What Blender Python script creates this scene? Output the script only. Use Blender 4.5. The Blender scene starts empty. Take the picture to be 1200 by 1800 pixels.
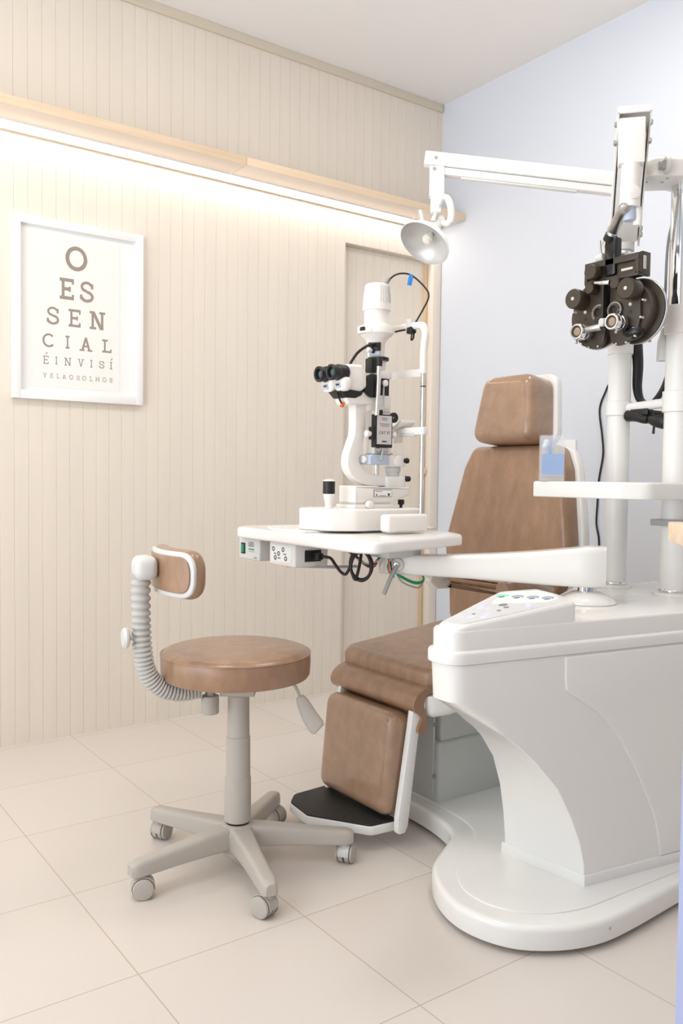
import bpy, bmesh, math, random
from mathutils import Vector, Matrix, Euler

random.seed(7)
sc = bpy.context.scene
COL = sc.collection

# ------------------------------------------------------------------ camera, world, light, exposure
cam_d = bpy.data.cameras.new('camera')
cam = bpy.data.objects.new('camera', cam_d)
COL.objects.link(cam)
cam_d.sensor_fit = 'VERTICAL'
cam_d.sensor_height = 36.0
cam_d.lens = 29.938
cam_d.clip_start = 0.02
RT = Vector((0.8110092, -0.5849079, 0.0121156))
UP = Vector((0.0141304, 0.0402874, 0.9990882))
FW = Vector((0.5848627, 0.8100986, -0.0409384))
CAM = Vector((-3.258179, -3.630204, 1.131155))
m = Matrix.Identity(4)
for i in range(3):
    m[i][0] = RT[i]; m[i][1] = UP[i]; m[i][2] = -FW[i]; m[i][3] = CAM[i]
cam.matrix_world = m
sc.camera = cam

sc.view_settings.view_transform = 'Standard'
sc.view_settings.look = 'None'
sc.view_settings.gamma = 1.0
sc.view_settings.use_curve_mapping = False
sc.view_settings.exposure = 0.38

w = bpy.data.worlds.new('daylight'); sc.world = w
w.use_nodes = True
bg = w.node_tree.nodes['Background']
# overcast daylight outside the open front: soft sky above, brighter lower half added to lift the ceiling
wnt = w.node_tree
wtc = wnt.nodes.new('ShaderNodeTexCoord'); wsx = wnt.nodes.new('ShaderNodeSeparateXYZ'); wrp = wnt.nodes.new('ShaderNodeMapRange')
wnt.links.new(wtc.outputs['Generated'], wsx.inputs[0]); wnt.links.new(wsx.outputs['Z'], wrp.inputs['Value'])
wrp.inputs['From Min'].default_value = -0.25; wrp.inputs['From Max'].default_value = 0.15
wrp.inputs['To Min'].default_value = 2.1; wrp.inputs['To Max'].default_value = 0.5
wnt.links.new(wrp.outputs['Result'], bg.inputs['Strength'])
bg.inputs['Color'].default_value = (0.95, 0.97, 1.0, 1)


def area_light(name, loc, size, power, color, target=None, size_y=None):
    d = bpy.data.lights.new(name, 'AREA')
    d.shape = 'RECTANGLE'; d.size = size; d.size_y = size_y or size
    d.energy = power; d.color = color
    o = bpy.data.objects.new(name, d); COL.objects.link(o)
    o.location = loc
    t = Vector(target) if target else Vector((loc[0], loc[1], loc[2] - 1))
    o.rotation_euler = (t - Vector(loc)).to_track_quat('-Z', 'Y').to_euler()
    return o


area_light('ceiling_panel_light', (-2.75, -1.75, 3.19), 0.5, 11, (1.0, 0.94, 0.86))
area_light('ceiling_panel_light', (-1.0, -1.9, 3.19), 0.5, 11, (1.0, 0.95, 0.89))
area_light('ceiling_panel_light', (-2.2, -3.6, 3.19), 0.6, 2.5, (1.0, 0.95, 0.88))
area_light('daylight_from_shopfront', (-5.0, -2.0, 1.7), 2.4, 38, (0.85, 0.93, 1.0), target=(-1.0, -1.6, 1.0))


# ------------------------------------------------------------------ materials
def lin(c):
    return tuple(((v / 255.0) / 12.92 if v / 255.0 <= 0.04045 else ((v / 255.0 + 0.055) / 1.055) ** 2.4) for v in c)


def mat(name, rgb, rough=0.5, metal=0.0, coat=0.0, coat_rough=0.05, mottle=0.0, mscale=6.0, bump=0.0, bscale=60.0,
        rgb2=None, emit=None, estr=0.0, spec=0.5, stretch=(1, 1, 1), trans=0.0, ior=1.45, alpha=1.0):
    M = bpy.data.materials.new(name); M.use_nodes = True
    nt = M.node_tree; P = nt.nodes['Principled BSDF']
    c = lin(rgb)
    P.inputs['Base Color'].default_value = (*c, 1)
    P.inputs['Roughness'].default_value = rough
    P.inputs['Metallic'].default_value = metal
    P.inputs['Coat Weight'].default_value = coat
    P.inputs['Coat Roughness'].default_value = coat_rough
    P.inputs['Specular IOR Level'].default_value = spec
    P.inputs['Transmission Weight'].default_value = trans
    P.inputs['IOR'].default_value = ior
    P.inputs['Alpha'].default_value = alpha
    if emit:
        P.inputs['Emission Color'].default_value = (*lin(emit), 1)
        P.inputs['Emission Strength'].default_value = estr
    if mottle or bump or rgb2:
        tc = nt.nodes.new('ShaderNodeNewGeometry')
        mp = nt.nodes.new('ShaderNodeMapping'); mp.inputs['Scale'].default_value = stretch
        nt.links.new(tc.outputs['Position'], mp.inputs['Vector'])
    if mottle or rgb2:
        n = nt.nodes.new('ShaderNodeTexNoise'); n.inputs['Scale'].default_value = mscale
        n.inputs['Detail'].default_value = 6; n.inputs['Roughness'].default_value = 0.6
        nt.links.new(mp.outputs['Vector'], n.inputs['Vector'])
        mx = nt.nodes.new('ShaderNodeMix'); mx.data_type = 'RGBA'
        c2 = lin(rgb2) if rgb2 else tuple(v * (1 - mottle) for v in c)
        mx.inputs[6].default_value = (*c, 1); mx.inputs[7].default_value = (*c2, 1)
        rp = nt.nodes.new('ShaderNodeMapRange')
        rp.inputs['From Min'].default_value = 0.35; rp.inputs['From Max'].default_value = 0.65
        nt.links.new(n.outputs['Fac'], rp.inputs['Value'])
        nt.links.new(rp.outputs['Result'], mx.inputs['Factor'])
        nt.links.new(mx.outputs[2], P.inputs['Base Color'])
    if bump:
        n2 = nt.nodes.new('ShaderNodeTexNoise'); n2.inputs['Scale'].default_value = bscale
        n2.inputs['Detail'].default_value = 4
        nt.links.new(mp.outputs['Vector'], n2.inputs['Vector'])
        b = nt.nodes.new('ShaderNodeBump'); b.inputs['Strength'].default_value = bump
        b.inputs['Distance'].default_value = 0.004
        nt.links.new(n2.outputs['Fac'], b.inputs['Height'])
        nt.links.new(b.outputs['Normal'], P.inputs['Normal'])
        if coat:
            b2 = nt.nodes.new('ShaderNodeBump'); b2.inputs['Strength'].default_value = bump * 0.6
            b2.inputs['Distance'].default_value = 0.004
            n3 = nt.nodes.new('ShaderNodeTexNoise'); n3.inputs['Scale'].default_value = bscale * 0.2
            nt.links.new(mp.outputs['Vector'], n3.inputs['Vector'])
            nt.links.new(n3.outputs['Fac'], b2.inputs['Height'])
            nt.links.new(b2.outputs['Normal'], P.inputs['Coat Normal'])
    return M


def tile_material():
    M = bpy.data.materials.new('porcelain_tiles'); M.use_nodes = True
    nt = M.node_tree; P = nt.nodes['Principled BSDF']
    g = nt.nodes.new('ShaderNodeNewGeometry'); s = nt.nodes.new('ShaderNodeSeparateXYZ')
    nt.links.new(g.outputs['Position'], s.inputs[0])

    def mth(op, a, b=None):
        n = nt.nodes.new('ShaderNodeMath'); n.operation = op
        for k, v in enumerate((a, b)):
            if v is None: continue
            if isinstance(v, (int, float)): n.inputs[k].default_value = v
            else: nt.links.new(v, n.inputs[k])
        return n.outputs[0]
    T = 0.45
    ds, ids = [], []
    for ax, off in (('X', -5.5936 * T), ('Y', -0.0895 * T)):
        u = mth('DIVIDE', mth('SUBTRACT', s.outputs[ax], off), T)
        ids.append(mth('FLOOR', u))
        ds.append(mth('ABSOLUTE', mth('SUBTRACT', mth('FRACT', mth('ADD', u, 0.5)), 0.5)))
    d = mth('MINIMUM', ds[0], ds[1])
    line = mth('LESS_THAN', d, 0.0032)
    wn = nt.nodes.new('ShaderNodeTexWhiteNoise'); wn.noise_dimensions = '2D'
    cb = nt.nodes.new('ShaderNodeCombineXYZ')
    nt.links.new(ids[0], cb.inputs[0]); nt.links.new(ids[1], cb.inputs[1])
    nt.links.new(cb.outputs[0], wn.inputs['Vector'])
    n = nt.nodes.new('ShaderNodeTexNoise'); n.inputs['Scale'].default_value = 3.0; n.inputs['Detail'].default_value = 3
    nt.links.new(g.outputs['Position'], n.inputs['Vector'])
    f = mth('ADD', mth('MULTIPLY', wn.outputs['Value'], 0.6), mth('MULTIPLY', n.outputs['Fac'], 0.4))
    mx = nt.nodes.new('ShaderNodeMix'); mx.data_type = 'RGBA'
    mx.inputs[6].default_value = (*lin(FLOOR_A), 1); mx.inputs[7].default_value = (*lin(FLOOR_B), 1)
    nt.links.new(f, mx.inputs['Factor'])
    m2 = nt.nodes.new('ShaderNodeMix'); m2.data_type = 'RGBA'
    nt.links.new(line, m2.inputs['Factor'])
    nt.links.new(mx.outputs[2], m2.inputs[6]); m2.inputs[7].default_value = (*lin((186, 169, 150)), 1)
    nt.links.new(m2.outputs[2], P.inputs['Base Color'])
    P.inputs['Roughness'].default_value = 0.34
    P.inputs['Specular IOR Level'].default_value = 0.4
    return M


FLOOR_A, FLOOR_B = (217, 209, 201), (212, 203, 194)
M_FLOOR = tile_material()
M_CEIL = mat('ceiling_paint', (242, 238, 235), 0.8)
M_PANEL = mat('cream_panelling', (232, 222, 209), 0.55, mottle=0.03, mscale=9, stretch=(1, 1, 0.12))
M_WALL = mat('pale_blue_paint', (215, 220, 229), 0.7)
M_BACKWALL = mat('taupe_paint', (222, 209, 193), 0.8)
M_TRIM = mat('beige_trim', (214, 203, 186), 0.6)
M_TAN = mat('tan_gap_shade', (212, 188, 154), 0.6)
M_WOOD = mat('light_pine', (238, 216, 188), 0.45, rgb2=(232, 206, 174), mscale=10, stretch=(0.25, 5, 5))
M_SHELF = mat('cream_shelf_laminate', (233, 220, 206), 0.5)
M_DESKWOOD = mat('light_oak', (228, 208, 182), 0.5, rgb2=(214, 190, 162), mscale=12, stretch=(1.2, 6, 7))
M_LAV = mat('lavender_laminate', (170, 182, 226), 0.5)
M_LED = mat('led_diffuser', (255, 250, 240), 0.5, emit=(255, 246, 236), estr=12.0)
M_LEDCASE = mat('led_profile_cream', (226, 204, 176), 0.5)
M_FRAME = mat('white_frame', (244, 243, 241), 0.35)
M_MAT = mat('poster_mount', (240, 241, 240), 0.8)
M_PAPER = mat('poster_paper', (244, 240, 235), 0.75)
M_INK = mat('taupe_ink', (158, 146, 135), 0.8)
M_LEATHER = mat('brown_leather', (160, 125, 98), 0.34, rgb2=(142, 110, 85), mscale=26, bump=0.10, bscale=240, coat=0.6, coat_rough=0.26, stretch=(1, 1, 0.45))
M_WRAP = mat('leather_under_clear_film', (164, 132, 106), 0.4, rgb2=(150, 119, 95), mscale=20, coat=1.0, coat_rough=0.04, bump=0.14, bscale=90)
M_ABS = mat('glossy_white_plastic', (236, 235, 231), 0.22, coat=0.35, coat_rough=0.08)
M_WHITE = mat('satin_white_enamel', (237, 236, 233), 0.32)
M_INSTR = mat('instrument_white', (236, 232, 227), 0.35)
M_GREYW = mat('grey_white_metal', (208, 212, 210), 0.35)
M_STOOLG = mat('warm_grey_plastic', (184, 177, 168), 0.42)
M_BELLOW = mat('grey_rubber_bellows', (188, 186, 181), 0.45)
M_LIGHTG = mat('light_grey_plastic', (208, 208, 206), 0.4)
M_MIDG = mat('mid_grey_plastic', (166, 166, 166), 0.4)
M_CHROME = mat('chrome', (222, 224, 226), 0.08, metal=1.0)
M_STEEL = mat('brushed_steel', (190, 190, 188), 0.3, metal=1.0)
M_BLACK = mat('black_plastic', (30, 29, 28), 0.4)
M_BRONZE = mat('dark_bronze_enamel', (62, 54, 44), 0.33, bump=0.03, bscale=300)
M_BLACKG = mat('gloss_black', (20, 20, 22), 0.18)
M_RUBBER = mat('black_rubber_mat', (34, 33, 32), 0.5, bump=0.8, bscale=260)
M_CABLE = mat('black_cable', (32, 30, 29), 0.45)
M_GCABLE = mat('grey_cable', (150, 150, 148), 0.5)
M_GREEN = mat('green_wire', (30, 140, 96), 0.4)
M_RED = mat('red_wire', (200, 84, 60), 0.4)
M_WIREW = mat('white_wire', (214, 206, 196), 0.4)
M_BLUE = mat('blue_tape', (36, 128, 206), 0.5)
M_BLUEGEL = mat('blue_tube', (40, 150, 222), 0.35)
M_GAUZE = mat('white_cotton', (246, 246, 246), 0.9)
M_CLEAR = mat('clear_acrylic', (240, 246, 252), 0.06, alpha=0.22)
M_BLUEACR = mat('pale_blue_acrylic', (168, 196, 236), 0.12, alpha=0.72)
M_ORANGE = mat('orange_plastic', (230, 96, 40), 0.4)
M_LENS = mat('coated_lens', (30, 74, 78), 0.04, coat=1.0, coat_rough=0.02)
M_JCC = mat('tinted_lens', (150, 128, 108), 0.08, coat=1.0)
M_SILVER = mat('silver_label', (206, 200, 198), 0.35)
M_LABELBLUE = mat('blue_grey_label', (182, 194, 212), 0.35)
M_PRINT = mat('dark_print', (66, 64, 64), 0.7)
M_SCALE = mat('pale_scale_marks', (214, 208, 196), 0.6)
M_KEYPAD = mat('grey_keypad_film', (216, 218, 220), 0.35)
M_KEYW = mat('white_keypad_film', (240, 241, 240), 0.35)
M_ICONG = mat('lit_green_icon', (90, 196, 160), 0.4, emit=(90, 210, 170), estr=0.5)
M_ICONB = mat('blue_grey_icon', (150, 170, 206), 0.4)
M_ICOND = mat('dark_grey_icon', (130, 132, 136), 0.4)
M_ICONL = mat('lit_violet_icon', (150, 150, 236), 0.4, emit=(170, 176, 255), estr=0.9)
M_SWITCH = mat('green_rocker', (14, 128, 96), 0.25, emit=(10, 110, 84), estr=0.15)
M_REFLECT = mat('lamp_reflector', (206, 206, 204), 0.3, metal=0.35)
M_BULB = mat('frosted_bulb', (240, 236, 226), 0.3)

# ------------------------------------------------------------------ mesh helpers
WPOS = {}


def round_poly(pts, r, n=5):
    """Round the corners of a 2D polygon. r is a radius or a list of radii."""
    out = []; N = len(pts)
    for i in range(N):
        p = Vector(pts[i]).to_2d(); a = Vector(pts[i - 1]).to_2d(); b = Vector(pts[(i + 1) % N]).to_2d()
        rr = r[i] if isinstance(r, (list, tuple)) else r
        u = (a - p); v = (b - p); lu, lv = u.length, v.length
        if rr <= 1e-6 or lu < 1e-9 or lv < 1e-9:
            out.append((p.x, p.y)); continue
        u /= lu; v /= lv
        ang = math.acos(max(-1, min(1, u.dot(v))))
        if ang > math.pi - 0.03:
            out.append((p.x, p.y)); continue
        t = min(rr / math.tan(ang / 2), lu * 0.48, lv * 0.48)
        p0, p1 = p + u * t, p + v * t
        for k in range(n + 1):
            s = k / n
            q = p0 * (1 - s) ** 2 + p * 2 * s * (1 - s) + p1 * s * s
            out.append((q.x, q.y))
    return out


def catmull(pts, per=8, closed=False):
    P = [Vector(p) for p in pts]
    if len(P) < 3: return P
    out = []; n = len(P)
    rng = range(n) if closed else range(n - 1)
    for i in rng:
        if closed:
            p0, p1, p2, p3 = P[i - 1], P[i], P[(i + 1) % n], P[(i + 2) % n]
        else:
            p1, p2 = P[i], P[i + 1]
            p0 = P[i - 1] if i > 0 else p1 * 2 - p2
            p3 = P[i + 2] if i + 2 < n else p2 * 2 - p1
        for k in range(per):
            t = k / per
            out.append(0.5 * ((2 * p1) + (p2 - p0) * t + (2 * p0 - 5 * p1 + 4 * p2 - p3) * t * t + (3 * p1 - p0 - 3 * p2 + p3) * t ** 3))
    if not closed: out.append(P[-1])
    return out


class MB:
    """Collects shapes, in world coordinates, for ONE mesh object."""

    def __init__(self):
        self.bm = bmesh.new()

    def loft(self, rings, cap=True, closed=False):
        bm = self.bm
        R = []
        for ring in rings:
            if len(ring) == 1:
                R.append([bm.verts.new(ring[0])])
            else:
                R.append([bm.verts.new(p) for p in ring])
        pairs = list(zip(R, R[1:]))
        if closed: pairs.append((R[-1], R[0]))
        for a, b in pairs:
            if len(a) == 1 and len(b) == 1: continue
            if len(a) == 1:
                for i in range(len(b)): bm.faces.new((a[0], b[(i + 1) % len(b)], b[i]))
            elif len(b) == 1:
                for i in range(len(a)): bm.faces.new((a[i], a[(i + 1) % len(a)], b[0]))
            else:
                for i in range(len(a)):
                    j = (i + 1) % len(a)
                    bm.faces.new((a[i], a[j], b[j], b[i]))
        if cap and not closed:
            if len(R[0]) > 2: bm.faces.new(list(reversed(R[0])))
            if len(R[-1]) > 2: bm.faces.new(R[-1])
        return self

    def lathe(self, o, axis, prof, seg=32, ref=None, cap=True):
        o = Vector(o); a = Vector(axis).normalized()
        ref = Vector(ref) if ref else (Vector((0, 0, 1)) if abs(a.z) < 0.9 else Vector((1, 0, 0)))
        u = (ref - a * ref.dot(a)).normalized(); v = a.cross(u)
        rings = []
        for r, h in prof:
            if r <= 1e-7: rings.append([o + a * h])
            else: rings.append([o + a * h + (u * math.cos(2 * math.pi * k / seg) + v * math.sin(2 * math.pi * k / seg)) * r for k in range(seg)])
        return self.loft(rings, cap)

    def cyl(self, p0, p1, r, r1=None, seg=28, bev=0.0):
        p0, p1 = Vector(p0), Vector(p1); L = (p1 - p0).length
        r1 = r if r1 is None else r1
        if bev > 0:
            b = min(bev, L * 0.45, r * 0.9, r1 * 0.9)
            prof = [(r - b, 0), (r - b * 0.3, b * 0.3), (r, b), (r1, L - b), (r1 - b * 0.3, L - b * 0.3), (r1 - b, L)]
        else:
            prof = [(r, 0), (r1, L)]
        return self.lathe(p0, p1 - p0, prof, seg)

    def tube(self, pts, r, seg=12, per=8, smooth=True, closed=False, flat=None):
        P = catmull(pts, per, closed) if smooth else [Vector(p) for p in pts]
        n = len(P)
        T = []
        for i in range(n):
            if closed: t = P[(i + 1) % n] - P[i - 1]
            else: t = P[min(i + 1, n - 1)] - P[max(i - 1, 0)]
            T.append(t.normalized() if t.length > 1e-9 else Vector((0, 0, 1)))
        ref = Vector((0, 0, 1)) if abs(T[0].z) < 0.9 else Vector((1, 0, 0))
        u = (ref - T[0] * ref.dot(T[0])).normalized()
        rings = []
        for i in range(n):
            u = (u - T[i] * u.dot(T[i]))
            u = u.normalized() if u.length > 1e-6 else T[i].orthogonal().normalized()
            v = T[i].cross(u)
            rr = r(i / (n - 1)) if callable(r) else r
            ru, rv = (rr, rr) if not flat else (rr * flat[0], rr * flat[1])
            rings.append([P[i] + u * math.cos(2 * math.pi * k / seg) * ru + v * math.sin(2 * math.pi * k / seg) * rv for k in range(seg)])
        return self.loft(rings, not closed, closed)

    def box(self, c, s, rot=None, bev=0.0, seg=2):
        c = Vector(c)
        M = Matrix.Translation(c)
        if rot is not None:
            M = M @ (rot.to_4x4() if isinstance(rot, Matrix) else Euler(rot).to_matrix().to_4x4())
        M = M @ Matrix.Diagonal((s[0], s[1], s[2], 1))
        g = bmesh.ops.create_cube(self.bm, size=1.0, matrix=M)
        if bev > 0:
            ed = set()
            for v in g['verts']: ed.update(v.link_edges)
            bmesh.ops.bevel(self.bm, geom=list(ed), offset=min(bev, min(s) * 0.49), segments=seg, profile=0.5, affect='EDGES', clamp_overlap=True)
        return self

    def bx(self, x0, x1, y0, y1, z0, z1, bev=0.0, seg=2):
        return self.box(((x0 + x1) / 2, (y0 + y1) / 2, (z0 + z1) / 2), (abs(x1 - x0), abs(y1 - y0), abs(z1 - z0)), None, bev, seg)

    def prism(self, poly, d0, d1, plane='xy', bev=0.0, seg=3, frame=None, bev0=None):
        """Extrude a 2D polygon from d0 to d1; the rims are rounded by lofted insets of the outline."""
        if frame: o, u, v, wv = frame
        else:
            o = Vector((0, 0, 0))
            u, v, wv = {'xy': (Vector((1, 0, 0)), Vector((0, 1, 0)), Vector((0, 0, 1))),
                        'xz': (Vector((1, 0, 0)), Vector((0, 0, 1)), Vector((0, -1, 0))),
                        'yz': (Vector((0, -1, 0)), Vector((0, 0, 1)), Vector((-1, 0, 0)))}[plane]
        area = sum(poly[i - 1][0] * poly[i][1] - poly[i][0] * poly[i - 1][1] for i in range(len(poly)))
        if area < 0: poly = list(reversed(poly))
        N = len(poly)
        P = [Vector(p).to_2d() for p in poly]
        nrm = []
        for i in range(N):
            a = P[i] - P[i - 1]; b = P[(i + 1) % N] - P[i]
            if a.length < 1e-9: a = b
            if b.length < 1e-9: b = a
            na = Vector((a.y, -a.x)).normalized(); nb = Vector((b.y, -b.x)).normalized()
            q = na + nb
            q = q.normalized() if q.length > 1e-6 else na
            nrm.append(q / max(0.5, q.dot(na)))

        def ring(ins, d):
            return [o + u * (P[i].x - nrm[i].x * ins) + v * (P[i].y - nrm[i].y * ins) + wv * d for i in range(N)]
        b1 = min(bev, abs(d1 - d0) * 0.49); b0 = b1 if bev0 is None else min(bev0, abs(d1 - d0) * 0.49)
        sg = 1 if d1 > d0 else -1
        rings = []
        if b0 > 0:
            for k in range(seg): 
                a = math.pi / 2 * k / seg
                rings.append(ring(b0 * (1 - math.sin(a)), d0 + sg * b0 * (1 - math.cos(a))))
            rings.append(ring(0, d0 + sg * b0))
        else: rings.append(ring(0, d0))
        if b1 > 0:
            rings.append(ring(0, d1 - sg * b1))
            for k in range(1, seg + 1):
                a = math.pi / 2 * k / seg
                rings.append(ring(b1 * (1 - math.cos(a)), d1 - sg * b1 * (1 - math.sin(a))))
        else: rings.append(ring(0, d1))
        return self.loft(rings)

    def sphere(self, c, r, seg=20, rot=None):
        r = (r, r, r) if isinstance(r, (int, float)) else r
        M = Matrix.Translation(Vector(c))
        if rot is not None: M = M @ (rot.to_4x4() if isinstance(rot, Matrix) else Euler(rot).to_matrix().to_4x4())
        M = M @ Matrix.Diagonal((*r, 1))
        bmesh.ops.create_uvsphere(self.bm, u_segments=seg, v_segments=max(8, seg // 2), radius=1.0, matrix=M)
        return self

    def face(self, pts):
        self.bm.faces.new([self.bm.verts.new(p) for p in pts]); return self

    def build(self, name, material, parent=None, sharp=35.0, recalc=True):
        bm = self.bm
        if recalc: bmesh.ops.recalc_face_normals(bm, faces=bm.faces[:])
        me = bpy.data.meshes.new(name)
        xs = [v.co.copy() for v in bm.verts]
        lo = Vector((min(v.x for v in xs), min(v.y for v in xs), min(v.z for v in xs)))
        hi = Vector((max(v.x for v in xs), max(v.y for v in xs), max(v.z for v in xs)))
        c = (lo + hi) / 2
        for v in bm.verts: v.co -= c
        bm.to_mesh(me); bm.free()
        for p in me.polygons: p.use_smooth = True
        try: me.set_sharp_from_angle(angle=math.radians(sharp))
        except Exception: pass
        me.materials.append(material)
        o = bpy.data.objects.new(name, me); COL.objects.link(o)
        WPOS[o.name] = c
        if parent:
            o.parent = parent; o.location = c - WPOS[parent.name]
        else: o.location = c
        return o


def tag(o, label=None, cat=None, group=None, kind=None):
    if label: o['label'] = label
    if cat: o['category'] = cat
    if group: o['group'] = group
    if kind: o['kind'] = kind
    return o


def thing(name, loc, label, cat, group=None):
    o = bpy.data.objects.new(name, None); COL.objects.link(o)
    o.empty_display_size = 0.05
    o.location = loc; WPOS[o.name] = Vector(loc)
    return tag(o, label, cat, group)


def text_part(name, s, size, origin, right, upv, material, parent, extrude=0.0002, align='CENTER'):
    cu = bpy.data.curves.new(name, 'FONT'); cu.body = s; cu.size = size
    cu.align_x = align; cu.align_y = 'CENTER'; cu.extrude = extrude
    t = bpy.data.objects.new(name + '_curve', cu)
    COL.objects.link(t)
    bpy.context.view_layer.update()
    me = bpy.data.meshes.new_from_object(t.evaluated_get(bpy.context.evaluated_depsgraph_get()))
    bpy.data.objects.remove(t)
    r = Vector(right).normalized(); u = Vector(upv).normalized(); n = r.cross(u)
    M = Matrix((r, u, n)).transposed()
    for v in me.vertices: v.co = M @ v.co
    me.materials.clear(); me.materials.append(material)
    o = bpy.data.objects.new(name, me); COL.objects.link(o)
    o.parent = parent; o.location = Vector(origin) - WPOS[parent.name]
    WPOS[o.name] = Vector(origin)
    return o


# ------------------------------------------------------------------ the room
XR = 0.03           # right wall plane
H = 3.22
XL, YB = -4.9, -4.9  # open shopfront side and back


def grooved(mb, x0, x1, z0, z1, y, pitch=0.0573, off=-2.355, gw=0.0032, gd=0.0022, thick=0.06):
    """Vertical tongue-and-groove boards, modelled as a profile extruded upward."""
    pts = [(x0, y)]
    k = math.ceil((x0 - off + gw) / pitch)
    while off + k * pitch < x1 - gw:
        g = off + k * pitch
        pts += [(g - gw / 2, y), (g, y + gd), (g + gw / 2, y)]
        k += 1
    pts += [(x1, y), (x1, y + thick), (x0, y + thick)]
    mb.loft([[Vector((p[0], p[1], z0)) for p in pts], [Vector((p[0], p[1], z1)) for p in pts]])


tag(MB().bx(XL, XR + 0.1, YB, 0.12, -0.06, 0.0).build('floor', M_FLOOR), kind='structure')
tag(MB().bx(XL, XR + 0.1, YB, 0.12, H, H + 0.06).build('ceiling', M_CEIL), kind='structure')
DX0, DX1, DZ = -0.632, -0.032, 2.352
b = MB()
grooved(b, XL, DX0, 0, H, 0)
grooved(b, DX0, XR, DZ, H, 0)
tag(b.build('wall_left', M_PANEL, sharp=15), kind='structure')
tag(MB().bx(XR, XR + 0.1, YB, 0.12, 0, H).build('wall_right', M_WALL), kind='structure')
tag(MB().bx(XL, XR, YB - 0.1, YB, 0, H).build('wall_back', M_BACKWALL), kind='structure')
tag(MB().bx(XL, XR - 0.008, -0.012, -0.0005, 3.178, H - 0.001).build('trim_1', M_TRIM), kind='structure')
tag(MB().bx(DX1, XR - 0.003, -0.014, 0.06, 0, DZ - 0.002, 0.003).build('trim_2', M_PANEL), kind='structure')
# recessed door of the same boards
d = MB(); grooved(d, DX0 + 0.001, DX1 - 0.02, 0.004, DZ - 0.004, 0.05, thick=0.04)
door = tag(d.build('door_1', M_PANEL, sharp=15), kind='structure')
MB().bx(DX1 - 0.02, DX1 - 0.001, 0.03, 0.085, 0.004, DZ - 0.004, 0.002).build('gap_shade_strip', M_TAN, door)  # tan colour stands in for the shade in the gap beside the jamb
MB().bx(DX1 - 0.034, DX1 - 0.003, 0.012, 0.05, 1.155, 1.19, 0.003).build('door_pull', M_WOOD, door)
# reveal lining of the door recess
tag(MB().bx(DX0 - 0.0005, XR - 0.003, 0.001, 0.06, DZ - 0.003, DZ + 0.001).build('trim_3', M_TRIM), kind='structure')

# ------------------------------------------------------------------ shelf and LED strip
sh = thing('wall_shelf', (-2.0, -0.1, 2.536), 'long pale wood shelf running along the cream panelled wall', 'shelf')
for xa, xb in ((XL + 0.2, -1.333), (-1.331, XR - 0.002)):
    bd = MB().bx(xa, xb, -0.1975, -0.004, 2.536, 2.571, 0.001).build('board', M_SHELF, sh)
    MB().bx(xa, xb, -0.2005, -0.1975, 2.5358, 2.5712, 0.0006).build('edge_band', M_WOOD, bd)
led = thing('led_strip', (-2.0, -0.02, 2.52), 'glowing warm LED light strip under the wall shelf', 'light strip')
MB().bx(XL + 0.25, -0.05, -0.013, -0.0008, 2.511, 2.5345, 0.001).build('wall_batten', M_LEDCASE, led)
MB().bx(XL + 0.25, -0.05, -0.058, -0.054, 2.5285, 2.5358, 0.0008).build('light_stop_lip', M_FRAME, led)  # added lip, keeps sideways strip light off the shelf underside
MB().bx(XL + 0.26, -0.06, -0.053, -0.022, 2.5318, 2.5359).build('diffuser', M_LED, led)

# ------------------------------------------------------------------ framed poster
po = thing('framed_poster', (-2.03, -0.015, 1.81), 'white framed eye chart poster on the cream panelled wall', 'poster')
FX0, FX1, FZ0, FZ1, FB = -2.311, -1.752, 1.439, 2.184, 0.034
fr = MB()
fr.bx(FX0, FX0 + FB, -0.03, -0.002, FZ0, FZ1, 0.002); fr.bx(FX1 - FB, FX1, -0.03, -0.002, FZ0, FZ1, 0.002)
fr.bx(FX0 + FB - 0.002, FX1 - FB + 0.002, -0.0298, -0.002, FZ0, FZ0 + FB, 0.002); fr.bx(FX0 + FB - 0.002, FX1 - FB + 0.002, -0.0298, -0.002, FZ1 - FB, FZ1, 0.002)
fr.build('frame', M_FRAME, po)
MB().bx(FX0 + 0.02, FX1 - 0.02, -0.010, -0.003, FZ0 + 0.02, FZ1 - 0.02).build('mount', M_MAT, po)
MB().bx(-2.240, -1.855, -0.0112, -0.0099, 1.493, 2.124).build('print', M_PAPER, po)


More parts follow.
